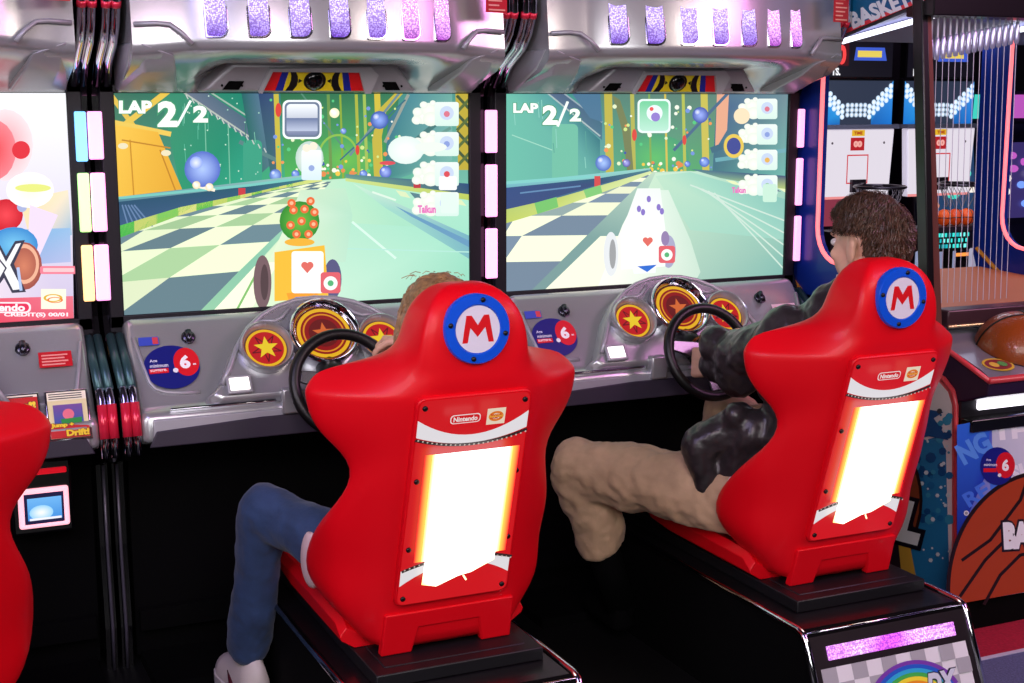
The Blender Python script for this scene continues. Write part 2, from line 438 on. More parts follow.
    d.loft(rings,True,True); ds=d.build('dashboard',SILVER,t,bevel=.008,bseg=3)
    m=MB(); m.prism([(-.485,-.2545,.745),(.485,-.2545,.745),(.49,-.2625,.697),(-.49,-.2625,.697)],(0,.004,0),(0,-.004,-.0)); m.build('dash_fascia',SILVER2,ds,bevel=.004)
    m=MB(); m.prism([(-.48,-.264,.715),(-.20,-.2625,.728),(.2,-.2625,.728),(.48,-.264,.715),(.5,-.269,.674),(-.5,-.269,.674)],(0,.004,0),(0,-.003,0)); m.build('fascia_skirt',mat('dark_fascia',(48,42,56),.5),ds,bevel=.003)
    O=Vector((0,-.205,.772)); v=(Vector((0,-.066,.963))-O).normalized(); n=Vector((1,0,0)).cross(v); n=n if n.y<0 else -n
    L=lambda a_,b_,h_=0: O+Vector((a_,0,0))+v*b_+n*h_
    half=[(.345,-.005),(.315,.02),(.285,.07),(.255,.13),(.215,.185),(.165,.225),(.115,.25),(.06,.265),(0,.270)]
    hb=[(-a_,b_) for a_,b_ in half]+half[-2::-1]
    m=MB()
    lo=[L(a_,b_,-.02) for a_,b_ in hb]+[L(.34,-.03,-.02),L(-.34,-.03,-.02)]
    md=[L(a_*.985,b_,.03) for a_,b_ in hb]+[L(.33,-.03,.03),L(-.33,-.03,.03)]
    hi=[L(a_*.94,b_*.98,.05) for a_,b_ in hb]+[L(.30,-.02,.05),L(-.30,-.02,.05)]
    m.loft([lo,md,hi],True,True); gh=m.build('gauge_housing',SILVER,ds,bevel=.006,bseg=2)
    m=MB(); m.tube([L(a_*.95,b_*.97,.052) for a_,b_ in hb[1:-1]],.007,seg=8); m.build('housing_rim',SILVER2,gh,smooth=True)
    for s in (-1,1):
        m=MB(); m.tube([L(s*a_,b_,.002) for a_,b_ in ((.50,.20),(.488,.13),(.475,.065),(.462,.045),(.439,.034),(.40,.028),(.35,.026))],.0055,seg=8); m.build('panel_moulding',SILVER2,ds,smooth=True)
    # gauges
    def gauge(a_,b_,R,kind):
        c=L(a_,b_,.056 if kind!='big' else .066); g=MB()
        g.lathe(c,n,[(R,-.03),(R,.012),(R*.985,.022),(R*.93,.026),(R*.87,.022),(R*.82,.004),(R*.78,.0),(R*.3,.0),(.0001,0)],40)
        o=g.build('gauge',CHROME if kind=='big' else SILVER,gh,smooth=True,auto=50)
        r=R*.78; a=Art(lambda x,y:c+Vector((x,0,0))+v*y+n*.002,n,.0003)
        a.circ(0,0,r,(120,40,30),seg=40); a.circ(0,0,r*.97,(245,190,30),seg=40); a.circ(0,0,r*.84,(150,18,16) if kind=='big' else (200,24,26),seg=40)
        if kind!='big':
            for k in range(5): 
                t_=PI/2+PI/5+k*2*PI/5; a.line([(r*.3*math.cos(t_-.4),r*.3*math.sin(t_-.4)),(r*.72*math.cos(t_),r*.72*math.sin(t_)),(r*.3*math.cos(t_+.4),r*.3*math.sin(t_+.4))],r*.06,(110,14,22))
            a.star(0,0,r*.6,(250,215,40))
        else:
            a.ring(0,0,r*.70,r*.76,(235,150,30),seg=40); a.circ(0,0,r*.55,(110,20,16)); a.star(0,0,r*.42,(225,110,50))
        a.build('gauge_face',GAUGE,o)
    global GAUGE
    GAUGE=art_mat('gauge_print_glow',.85,.6,.15)  # print given its own glow to keep the colours saturated; gauges are no lamps
    gauge(-.165,.114,.074,'s'); gauge(.0,.142,.100,'big'); gauge(.165,.114,.074,'s')
    for s in (-1,1):
        m=MB(); m.tube([L(s*.075,.235,.052),L(s*.105,.205,.055),L(s*.125,.196,.055),L(s*.17,.200,.052)],.005,seg=8); m.build('housing_web',SILVER2,gh,smooth=True)
    # lit push button, key latch
    m=MB(); c=L(-.256,.012,.058);
    m.obox(c,Vector((.034,0,0)),v*.026,n*.006); bb=m.build('button_bezel',SILVER2,ds,bevel=.004)
    m=MB(); m.obox(c+n*.006,Vector((.026,0,0)),v*.018,n*.004); m.build('lit_button',mat('button_white',(255,255,255),.4,emit=(255,250,240),es=1.5),bb,bevel=.002)
    for s in (-1,1):
        m=MB(); c=L(s*.355,.19,.0); m.lathe(c,n,[(.019,-.005),(.019,.006),(.015,.010),(.0001,.011)],20); m.tube([c+n*.012+v*.016,c+n*.014-v*.02],.009,seg=10); m.build('latch',mat('dark_chrome',(70,70,80),.2,.9),ds,smooth=True)
    m=MB(); m.obox(L(-.30,-.032,.03),Vector((.14,0,0)),v*.004,n*.010); m.build('dash_ledge',CHROME,ds,bevel=.002)
    m=MB(); pass
    for s in (-1,1): m=MB(); m.obox(Vector((s*.12,-.245,.765)),Vector((.028,0,0)),Vector((0,.03,0)),Vector((0,0,.035))); m.build('column_bracket',SILVER,ds,bevel=.006)
    # age sticker
    if full:
        a=Art(lambda x,y:L(x,y,.006),n,.0004); cx,cy=-.412,.104
        a.circ(cx,cy,.074,(18,26,120),ry=.064,seg=36); a.circ(cx+.040,cy+.012,.034,(220,22,36),ry=.042)
        a.text('6',cx+.036,cy+.012,.028,.040,(255,255,255),.05)
        a.text('Age',cx-.046,cy+.020,.020,.011,(225,230,245),.02); a.text('minimum',cx-.033,cy+.006,.048,.010,(225,230,245),.02)
        a.rect(cx-.061,cy-.017,cx-.010,cy-.003,(220,22,36)); a.text('suggere.',cx-.036,cy-.010,.044,.010,(255,235,235),.02)
        a.circ(cx+.008,cy-.012,.007,(235,240,250)); a.text('ans',cx+.060,cy+.002,.008,.005,(255,255,255))
        a.build('age_sticker',ARTP,ds)
        a=Art(lambda x,y:L(x,y,.006),n,.0004); a.rect(-.488,.172,-.435,.197,(60,80,190)); a.rect(-.452,.175,-.437,.195,(210,70,80)); a.build('small_sticker',ARTP,ds)
        a=Art(lambda x,y:L(x,y,.008),n,.0004); a.rect(.385,.11,.475,.16,(245,215,225)); 
        for k in range(4): a.rect(.393,.150-.010*k,.465-.01*(k%2),.145-.010*k,(220,60,110))
        a.build('instruction_sticker',ARTP,ds)
    else:
        a=Art(lambda x,y:L(x,y,.010),n,.0004); cx,cy=.425,.095
        a.rect(.390,.128,.472,.172,(200,24,36))
        for k in range(4): a.rect(.397,.164-.009*k,.462-.008*(k%2),.160-.009*k,(240,160,150))
        a.build('warning_sticker',ARTP,ds)
        # instruction cards
        for (xa,xb,kind) in ((.285,.372,0),(.395,.49,1)):
            O2=Vector((0,-.255,.715)); v2=Vector((0,.06,.11)).normalized(); n2=Vector((1,0,0)).cross(v2); n2=n2 if n2.y<0 else -n2
            fn=lambda x,y:O2+Vector((x,0,0))+v2*y+n2*.012
            m=MB(); m.prism([fn(xa-.006,-.006),fn(xb+.006,-.006),fn(xb+.006,.128),fn(xa-.006,.128)],-n2*.05,-n2*.0005); cf=m.build('card_frame',CHROME,ds,bevel=.003)
            a=Art(fn,n2,.0004); a.rect(xa,0,xb,.122,(235,225,170)); mx=(xa+xb)/2
            a.rect(xa,.10,xb,.122,(250,245,220))
            for k in range(3): a.rect(xa+.004,.118-.006*k,xb-.01,.1155-.006*k,(60,50,40))
            if kind:
                a.vgrad(xa+.012,.04,xb-.012,.088,(60,90,170),(120,80,160)); a.circ(mx,.062,.014,(240,120,140)); a.poly([(mx-.02,.05),(mx+.032,.052),(mx+.03,.038),(mx-.018,.038)],(30,150,60))
                a.poly([(xa,.0),(xb,.0),(xb,.028),(xa,.04)],(200,20,20)); a.text('Jump +',xa+.03,.033,.056,.014,(250,215,40),.06,outline=(120,20,10)); a.text('Drift!',mx+.018,.012,.056,.018,(250,215,40),.06,outline=(120,20,10))
            else:
                a.rect(xa,.07,xb,.115,(200,24,20)); a.text('Jump!!',mx-.004,.092,.085,.022,(255,225,60),.08,outline=(60,10,10)); a.circ(mx,.035,.02,(40,160,80))
            a.build('instruction_card',ARTP,cf)
    # ---- steering wheel
    wc=Vector((0,-.355,.818)); wn=Vector((0,-math.cos(math.radians(24)),math.sin(math.radians(24))))
    wv=Vector((1,0,0)).cross(wn); wv=wv if wv.z>0 else -wv
    WL=lambda a_,b_,h_=0: wc+Vector((a_,0,0))+wv*b_+wn*h_
    m=MB(); m.torus(wc,wn,.136,.0155,56,14); sw=m.build('steering_wheel',RUBBER,t,smooth=True)
    m=MB(); m.lathe(WL(0,0,-.02),wn,[(.052,-.02),(.056,.0),(.050,.016),(.03,.022),(.0001,.023)],32); hb_=m.build('wheel_hub',BLACKG,sw,smooth=True,auto=40)
    for k in range(3):
        t_=PI/2+PI+k*2*PI/3 if False else (-PI/2,PI*.08,PI*.92)[k]
        d1=Vector((math.cos(t_),math.sin(t_))); q=Vector((-d1.y,d1.x)); m=MB()
        pts=[(d1*.03+q*.026),(d1*.12+q*.016),(d1*.12-q*.016),(d1*.03-q*.026)]
        m.prism([WL(p.x,p.y,-.006) for p in pts],-wn*.006,wn*.006); m.build('spoke',mat('spoke_metal',(120,120,128),.25,.9),sw,bevel=.003)
    a=Art(lambda x,y:WL(x,y,.0035),wn,.0003); a.circ(0,0,.028,(230,230,235)); a.circ(0,0,.024,(40,60,170)); a.build('hub_badge',ARTP,hb_)
    m=MB(); m.tube([WL(0,0,-.03),(0,-.16,.84)],.04,seg=16); m.build('steering_column',BLACK,t,smooth=True)
    return t

def screen_on(root, fn_draw):
    a=Art(fn_draw[0], (0,-1,0), .00002, ydown=True); fn_draw[1](a)
    return a.build('screen', SCREEN, root)
# ================================================================== SCREEN PICTURES (frame coordinates laid on the screen plane)
def clipquad(fn,Z0=SZ0,Z1=SZ1): return fn
def base_rect(a,x0,x1,c):  # full screen backdrop in pixel space from local metres
    pass
def lap(a,x,y,s=1.0):
    a.text('LAP',x+16*s,y+8,33*s,13*s,(250,255,250),.05,outline=(70,150,110),ow=.05)
    a.text('2',x+48*s,y+15,20*s,26*s,(250,255,250),.05,outline=(70,150,110),ow=.04)
    a.line([(x+58*s,y+26),(x+71*s,y+2)],2.6,(245,255,250)); a.text('2',x+81*s,y+15,15*s,17*s,(250,255,250),.05,outline=(70,150,110),ow=.04)
def checker(a,vx,vy,base,edge0,edge1,rows,cols,c0,c1,clip,tilt=-.10,c2=(168,205,155)):
    """perspective chequer floor: rays from (vx,vy) to x positions at y=base"""
    for j in range(len(rows)-1):
        ya,yb=rows[j],rows[j+1]
        for i in range(len(cols)-1):
            def X(col,y): return vx+(col-vx)*(y-vy)/(base-vy)
            q=[(X(cols[i],ya),ya),(X(cols[i+1],ya),ya),(X(cols[i+1],yb),yb),(X(cols[i],yb),yb)]
            q=[(max(x,clip(y)),y) for x,y in q]
            if q[1][0]-q[0][0]<.3 and q[2][0]-q[3][0]<.3: continue
            c=(c0 if (i+j)%2 else (c1 if j%2 else (c1 if (i*7+j*3)%5<2 else c2))); f=random.uniform(.95,1.05)
            q=[(x,y+tilt*(x-clip(y))*(y-vy)/(base-vy)) for x,y in q]
            a.poly([(min(q[k][0],999),q[k][1]) for k in range(4)],tuple(min(255,v*f) for v in c),bump=(i==0 and j==0))
def bokeh(a,n,x0,x1,y0,y1,cols,r0=.8,r1=2.4):
    for _ in range(n):
        a.circ(random.uniform(x0,x1),random.uniform(y0,y1),random.uniform(r0,r1),random.choice(cols),seg=8)
def ball(a,x,y,r,c=(70,100,190)):
    a.blob(x,y,r,tuple(min(255,v+90) for v in c),c); a.blob(x-r*.35,y-r*.35,r*.35,(235,240,255),tuple(min(255,v+60) for v in c))
def kart(a,x,y,s,ghost=False):
    wc=(120,95,100) if not ghost else (228,232,235)
    a.circ(x-42*s,y-5*s,9*s,wc,ry=27*s); a.circ(x-40*s,y-5*s,4*s,tuple(v*.7 for v in wc),ry=18*s)
    a.circ(x+28*s,y-8*s,9*s,(90,90,130) if not ghost else (170,170,200),ry=20*s)
    a.poly([(x-30*s,y-35*s),(x+20*s,y-42*s),(x+24*s,y+10*s),(x-30*s,y+14*s)],(245,190,60) if not ghost else (250,245,235))
    a.poly([(x-18*s,y+6*s),(x+14*s,y+4*s),(x+12*s,y+18*s),(x-14*s,y+19*s)],(245,160,50) if not ghost else (240,245,250))
    if not ghost:
        a.blob(x-5*s,y-66*s,20*s,(110,190,70),(50,140,50),ry=20*s)
        for k,(dx,dy) in enumerate(((-3,-66),(9,-63),(-8,-53),(4,-53),(-14,-62),(0,-78),(10,-75),(-11,-77),(6,-86),(-13,-84))):
            a.circ(x+dx*s,y+dy*s,4.2*s,(235,110,60)); a.circ(x+dx*s,y+dy*s,1.9*s,(250,190,150))
        a.circ(x-5*s,y-45*s,15*s,(240,180,60),ry=4*s)
    else:
        a.poly([(x-30*s,y+14*s),(x-30*s,y-30*s),(x-10*s,y-85*s),(x+18*s,y-85*s),(x+26*s,y-20*s),(x+24*s,y+10*s)],[(250,250,245),(250,250,248),(238,245,240),(235,243,238),(250,250,250),(250,250,245)])
        for dx,dy in ((-8,-60),(-3,-56),(16,-62),(20,-57),(4,-72)): a.circ(x+dx*s,y+dy*s,2.6*s,(140,120,200),ry=4*s)
        a.circ(x+24*s,y-24*s,5*s,(150,130,175),ry=9*s)
    a.rrect(x-13*s,y-36*s,x+19*s,y+6*s,3*s,(255,255,250)); 
    a.circ(x+0*s,y-22*s,3.4*s,(225,110,100)); a.circ(x+5.5*s,y-22*s,3.4*s,(225,110,100)); a.poly([(x-3.2*s,y-20.5*s),(x+8.7*s,y-20.5*s),(x+2.7*s,y-14*s)],(225,110,100))
    a.rrect(x+16*s,y-15*s,x+36*s,y+6*s,3*s,(225,100,110)); a.circ(x+26*s,y-4*s,7*s,(245,250,245)); a.circ(x+26*s,y-4*s,3*s,(90,180,120))
    a.poly([(x-10*s,y+10*s),(x+14*s,y+8*s),(x+2*s,y+17*s)],(50,110,210))
def cards(a,x,y0,n,s=1.0):
    for k in range(n):
        y=y0+k*30*s
        for dx,dy,r in ((-14,3,9),(-8,-3,8),(-19,-1,5),(-6,6,8),(-13,-8,4),(-20,7,5),(-4,-10,3)): a.blob(x+dx*s,y+dy*s,r*s,(252,250,244),(232,240,228),ry=r*s*.9)
        a.rrect(x-2*s,y-11*s,x+22*s,y+13*s,2.5,((235,245,240),(215,240,230)))
        a.circ(x+10*s,y,7*s,(200,215,240)); a.circ(x+10*s,y+1,3*s,[(220,120,140),(140,160,220),(230,180,90),(150,200,160)][k%4])
def draw_left(a):
    # backdrop
    X0,X1=108,474
    a.poly([(X0,88),(250,88),(250,190),(X0,205)],[(60,110,90),(30,120,105),(60,170,140),(80,150,120)])
    a.poly([(250,88),(X1,88),(X1,200),(250,190)],[(50,110,120),(80,150,140),(120,190,170),(60,170,120)])
    a.poly([(160,92),(262,92),(262,190),(183,200)],[(60,140,110),(30,130,110),(50,170,140),(40,150,110)])
    for x in (205,228,250): a.line([(x,120),(x+2,185)],1,(120,190,160))
    a.line([(108,91),(140,135)],5,(225,190,80)); a.line([(168,91),(118,130)],6,(230,195,80)); a.line([(112,122),(170,134)],5,(235,200,90)); a.line([(108,92),(112,130)],6,(240,205,90))
    a.poly([(110,124),(158,132),(184,194),(112,202)],[(245,200,80),(235,180,60),(225,165,50),(240,190,70)])
    a.line([(122,140),(170,148)],1.4,(190,130,40)); a.line([(160,150),(176,192)],1.4,(190,130,40)); a.line([(130,140),(134,198)],1.4,(200,140,40)); a.circ(123,146,5,(235,225,190),ry=3); a.circ(166,153,5,(235,225,190),ry=3)
    a.poly([(180,91),(205,91),(272,136),(272,156)],[(110,120,140),(90,110,130),(70,100,120),(80,110,130)]); a.line([(183,92),(272,152)],1.6,(180,190,180)); a.line([(210,92),(272,132)],1.6,(160,185,170))
    a.poly([(241,91),(262,91),(276,160),(256,178)],[(40,100,100),(90,120,150),(90,120,140),(40,110,100)]); a.poly([(258,91),(273,91),(278,180),(272,185)],[(50,70,110),(60,80,120),(70,100,120),(60,110,110)])
    a.line([(240,142),(268,156),(280,162)],4,(90,130,130)); a.rrect(243,140,262,183,5,(60,160,130)); 
    random.seed(31)
    for _ in range(9):
        x=random.uniform(182,258); y=random.uniform(100,160); a.line([(x,y),(x+random.uniform(-1,2),y+random.uniform(8,24))],.7,random.choice([(90,180,150),(40,120,100),(120,190,165)]))
    for _ in range(30): a.circ(random.uniform(180,262),random.uniform(95,184),.8,random.choice([(160,210,190),(200,230,210)]),seg=6)
    for x_ in range(14): a.line([(186+x_*6,95+x_*4.1),(188+x_*6,99+x_*4.1)],1.2,(190,200,195))
    # centre depths
    a.poly([(280,91),(400,91),(385,182),(285,182)],[(50,110,80),(60,120,90),(60,160,90),(80,180,90)])
    a.blob(345,160,38,(110,190,80),(70,160,100),ry=24)
    for x,w,c in ((278,5,(200,185,70)),(379,6,(210,190,70)),(358,3,(170,180,70)),(330,3,(110,150,80)),(342,2,(140,170,60)),(366,3,(160,190,90))):
        a.line([(x-2,95),(x+1,178)],w,c)
    a.poly([(374,180),(372,140),(378,110),(398,90),(406,90),(386,112),(381,140),(381,180)],(195,180,70))
    a.poly([(384,178),(388,120),(412,91),(452,91),(452,160),(400,178)],[(60,130,130),(60,110,140),(80,140,150),(110,170,160),(120,180,170),(90,160,150)])
    a.line([(392,160),(440,120)],5,(70,120,120)); a.line([(385,142),(408,95)],3,(150,160,150)); a.line([(395,150),(430,140),(450,128)],3,(100,150,140))
    a.line([(300,92),(345,150)],1.5,(90,140,120)); a.line([(400,92),(350,155)],2.4,(110,140,150)); a.line([(405,100),(340,160)],1.5,(60,110,130))
    a.ring(338,156,18,20,(140,190,80),ry=22,a0=PI*1.1,a1=PI*1.9)
    a.poly([(455,91),(474,91),(474,170),(458,170)],(190,170,60)); 
    for k in range(4): a.line([(457,96+18*k),(472,112+18*k)],3,(70,90,60)); a.line([(472,96+18*k),(457,112+18*k)],3,(90,110,60))
    bokeh(a,70,270,400,100,178,[(240,245,230),(210,230,140),(120,150,220),(240,150,90),(230,240,200),(70,90,170),(90,200,130)])
    bokeh(a,24,300,380,160,180,[(240,200,80),(230,140,80),(250,250,230)],1,3)
    ball(a,334,113,5,(250,240,190)); ball(a,379,120,9,(60,90,170)); ball(a,385,172,6,(80,100,190)); ball(a,275,175,6,(80,110,190)); ball(a,343,131,3,(80,110,190)); ball(a,363,174,4); ball(a,295,174,4)
    a.circ(278,110,3,(220,70,60),ry=7); a.circ(357,150,2,(220,70,60),ry=5); a.circ(387,163,8,(220,80,90),ry=2)
    # left barrier
    # floor
    a.poly([(108,242),(322,180),(350,178),(474,196),(474,318),(108,322)],[(120,180,150),(190,225,190),(180,230,200),(150,225,195),(150,215,190),(150,200,160)])
    rows=[183,186,190,195,201,209,219,232,252,283,322]
    checker(a,345,175,318,0,0,rows,[-1020,-900,-780,-660,-550,-450,-350,-255,-160,-70,20,112,204],(232,244,205),(104,132,142),lambda y:108,-.12)
    a.poly([(108,198),(320,173),(322,181),(262,193),(180,214),(108,238)],(70,110,130))
    a.poly([(108,198),(320,173),(320,178),(108,226)],[(80,130,150),(150,200,190),(100,160,160),(60,90,120)])
    a.poly([(108,203),(250,186),(300,178),(318,179),(250,196),(108,230)],[(40,80,110),(40,90,110),(60,120,130),(60,110,120),(50,90,120),(60,90,130)])
    a.line([(108,199),(250,185),(318,176)],2.6,(120,200,190)); a.rect(238,188,245,198,(200,60,70))
    for k in range(5): a.line([(122+3*k,205),(128+6*k,226)],1.5,(100,130,170))
    a.poly([(108,229),(180,207),(250,193),(320,177),(322,181),(262,192),(180,215),(108,242)],[(90,190,90),(160,200,90),(190,210,90),(215,225,130),(215,225,140),(190,205,100),(150,195,90),(90,180,90)])
    def ip(tab,x):
        for (x0,y0),(x1,y1) in zip(tab,tab[1:]):
            if x<=x1: return y0+(y1-y0)*(x-x0)/(x1-x0)
        return tab[-1][1]
    tt=[(108,229),(180,207),(250,193),(320,177)]; bb=[(108,242),(180,215),(262,192.6),(322,180)]; xq=108; q_=0
    while xq<300:
        w_=max(5,26-(xq-108)*.11); x1=xq+w_; a.poly([(xq,ip(tt,xq)),(x1,ip(tt,x1)),(x1,ip(bb,x1)),(xq,ip(bb,xq))],[(70,180,75),(195,205,110),(120,195,95),(215,215,130)][q_%4],bump=False); xq=x1; q_+=1
    # right lane
    a.poly([(332,180),(352,178),(474,200),(474,318),(206,318),(235,290),(258,262)],[(190,230,200),(180,230,200),(170,230,205),(140,210,185),(235,250,215),(230,245,205),(190,225,190)])
    a.poly([(300,220),(474,230),(474,318),(320,318)],[(185,230,205),(160,225,200),(140,208,182),(205,238,215)])
    a.poly([(206,318),(258,262),(278,262),(246,318)],(250,255,225)); a.poly([(352,183),(474,238),(474,262),(385,208)],[(200,235,210),(110,170,190),(120,180,190),(160,215,200)])
    a.poly([(395,206),(474,243),(474,250),(410,216)],(105,155,190)); a.line([(352,222),(395,258)],2.4,(215,245,230)); a.line([(335,215),(343,240)],2,(215,245,230)); a.line([(330,248),(474,252)],1.2,(180,230,215)); a.line([(372,192),(395,200)],2,(220,240,225))
    a.line([(262,262),(232,318)],2.2,(130,190,110))
    a.poly([(268,262),(290,215),(300,190),(345,188),(352,215),(345,262)],[(225,240,205),(225,240,215),(205,230,200),(190,228,200),(180,225,200),(190,228,205)])
    a.poly([(345,174),(474,184),(474,196),(345,179)],[(90,140,140),(40,70,120),(50,80,110),(110,160,140)]); a.poly([(345,178),(474,195),(474,201),(345,181)],[(200,220,140),(190,205,90),(180,200,90),(200,220,140)]); a.rect(413,180,420,188,(190,60,70))
    for k in range(5): a.poly([(395+14*k,190+2*k),(405+14*k,192+2*k),(410+14*k,198+2*k),(400+14*k,196+2*k)],(90,130,140) if k%2 else (220,235,190))
    # bomb-coloured balls by the rail -> plain balls
    a.line([(196,186),(214,190)],3,(250,240,220)); ball(a,202,169,18,(85,110,200)); ball(a,196,185,4,(240,220,170)); ball(a,209,187,4,(240,220,170))
    # rider far ahead
    a.blob(309,158,14,(250,250,245),(190,215,205),ry=17); a.rrect(301,150,321,180,2,((245,250,250),(215,235,245))); a.circ(306,148,4,(250,235,215)); a.circ(313,146,4,(250,235,215)); a.circ(311,168,3,(150,170,220))
    kart(a,304,287,1.0)
    a.rrect(282,100,321,139,6,(245,250,255)); a.rrect(284,102,319,137,5,(110,125,150)); a.rrect(286,104,317,135,4,((245,250,255),(120,130,165))); a.vgrad(286,118,317,131,(105,120,160),(190,200,225))
    cards(a,436,113,4,1.0)
    a.blob(405,150,18,(250,252,248),(225,240,235),ry=14); a.circ(430,147,16,(235,245,235),ry=5); a.text('Taikun',426,209,18,8,(230,120,190),.05); a.rrect(438,176,456,190,2,(245,245,245)); a.circ(446,174,3,(220,80,90)); a.rrect(440,193,456,213,2,(225,245,235))
    lap(a,119,99)
def draw_right(a):
    X0,X1=503,788
    a.poly([(X0,88),(640,88),(640,190),(X0,200)],[(70,160,140),(60,120,130),(110,180,160),(120,190,180)])
    a.poly([(640,88),(X1,88),(X1,190),(640,190)],[(60,120,130),(90,110,120),(110,170,170),(90,160,140)])
    a.poly([(505,91),(545,91),(600,140),(600,182),(505,190)],[(110,190,170),(90,160,160),(60,120,130),(100,170,160),(110,190,170)])
    a.poly([(544,91),(562,91),(602,122),(602,140)],[(90,110,140),(80,100,130),(70,110,130),(80,120,140)]); a.line([(546,92),(600,136)],1.5,(170,190,190)); a.line([(562,92),(602,122)],1.5,(150,170,180)); a.poly([(570,91),(600,91),(602,122),(590,118)],(80,120,150))
    a.rrect(552,124,578,182,5,(115,190,165)); random.seed(32)
    for _ in range(7):
        x=random.uniform(507,600); y=random.uniform(100,160); a.line([(x,y),(x+1,y+random.uniform(8,22))],.8,random.choice([(140,205,190),(90,160,150)]))
    a.line([(512,135),(552,150)],1,(160,215,195))
    a.poly([(600,91),(735,91),(700,180),(610,180)],[(90,130,120),(100,130,120),(90,170,110),(90,170,130)])
    a.blob(655,158,34,(100,190,110),(80,160,120),ry=24)
    for x,w,c in ((609,8,(190,180,80)),(633,4,(180,180,90)),(684,3,(180,190,90)),(705,7,(200,190,90)),(650,2,(130,170,90)),(666,2,(210,190,90))): a.line([(x-1,93),(x+1,178)],w,c)
    a.poly([(612,95),(620,100),(630,130),(634,178),(628,178),(622,130)],(120,130,90))
    a.poly([(712,180),(716,110),(728,91),(788,91),(788,178)],[(70,120,130),(70,100,140),(90,120,140),(110,140,150),(110,180,170)]); a.poly([(717,91),(729,91),(727,130),(715,150)],(230,170,140)); a.line([(712,150),(760,132)],6,(70,110,130)); a.line([(730,91),(674,150)],3,(80,110,140)); a.line([(716,160),(788,150)],4,(110,170,180))
    bokeh(a,60,600,712,100,178,[(240,245,230),(210,230,140),(120,150,220),(240,150,90),(230,240,200),(70,90,170),(90,200,130)])
    bokeh(a,22,640,690,162,178,[(240,200,80),(230,140,80),(250,250,230)],1,2.6)
    ball(a,603,163,8,(80,110,190)); ball(a,700,115,8,(70,90,170)); ball(a,704,162,5); ball(a,658,130,3,(230,240,250)); ball(a,687,164,3); ball(a,626,163,4,(90,90,160))
    a.circ(634,135,2.4,(220,80,70),ry=6); a.circ(684,140,2,(220,80,70),ry=5)
    a.poly([(503,222),(650,172),(690,171),(788,182),(788,278),(503,292)],[(120,150,150),(190,215,190),(190,220,200),(150,205,185),(130,180,170),(120,150,150)])
    rows=[173,175,178,182,187,194,203,216,236,262,294]
    checker(a,655,169,292,0,0,rows,[-700,-560,-430,-310,-190,-70,50,170,290,410,530],(240,245,212),(120,140,160),lambda y:503,-.02,(150,172,170))
    a.poly([(503,183),(650,168),(652,173),(612,183),(560,198),(503,213)],(70,110,140))
    a.poly([(503,183),(650,168),(650,171),(503,210)],[(120,190,200),(150,210,200),(90,130,140),(50,80,120)])
    a.poly([(503,188),(600,178),(648,170),(648,173),(600,184),(503,212)],[(55,80,130),(50,90,120),(80,130,140),(80,120,140),(60,80,120),(60,80,130)]); a.line([(503,183),(598,176)],3,(130,205,200)); a.rect(594,176,600,187,(210,80,80)); a.line([(520,193),(580,186)],1.5,(100,140,180))
    a.poly([(503,224),(560,207),(620,186),(652,173),(650,171),(612,182),(560,197),(503,210)],[(190,205,100),(200,215,120),(210,225,150),(215,230,170),(215,230,170),(200,215,140),(190,205,110),(180,200,110)]); a.poly([(534,203),(556,197),(558,207),(537,214)],(120,195,110)); a.poly([(583,190),(600,185),(602,193),(586,198)],(130,200,120))
    a.poly([(655,173),(700,171),(788,185),(788,278),(600,292),(632,222)],[(200,230,205),(190,225,205),(155,205,185),(125,180,170),(190,215,195),(205,225,205)])
    a.poly([(655,176),(690,172),(788,200),(788,240),(690,230)],[(190,225,200),(165,215,195),(130,190,180),(150,205,190),(170,215,195)])
    for k in range(5): a.line([(690+6*k,185+2*k),(788,222+13*k)],1.4,(205,228,215))
    a.poly([(542,292),(600,236),(632,236),(606,292)],(248,250,225))
    a.poly([(690,169),(788,176),(788,190),(720,178)],[(80,120,140),(60,80,120),(180,200,120),(120,160,140)])
    for k in range(5): a.poly([(725+13*k,180+2*k),(734+13*k,181+2*k),(742+13*k,186+2*k),(732+13*k,184+2*k)],(100,120,140) if k%2 else (230,240,190))
    a.poly([(596,290),(622,225),(640,190),(668,190),(690,240),(700,272),(690,290)],[(250,250,238),(245,250,240),(225,240,225),(215,235,220),(205,230,212),(200,225,208),(210,230,215)])
    kart(a,645,258,.82,True)
    a.rrect(637,99,670,133,5,(235,250,245)); a.rrect(639,101,668,131,4,((120,210,160),(190,235,215))); a.circ(654,113,8,(235,245,250)); a.circ(655,117,4.5,(150,130,210)); a.circ(651,109,2,(240,90,90))
    cards(a,758,108,4,.85); a.circ(733,146,8,(70,80,150),ry=12); a.ring(733,146,7,10,(230,200,90),ry=12); a.circ(741,116,8,(245,225,190)); a.text('Taikun',738,190,14,6,(230,120,190),.05)
    a.rrect(762,184,776,202,2,(200,235,215))
    lap(a,513,100,.76)
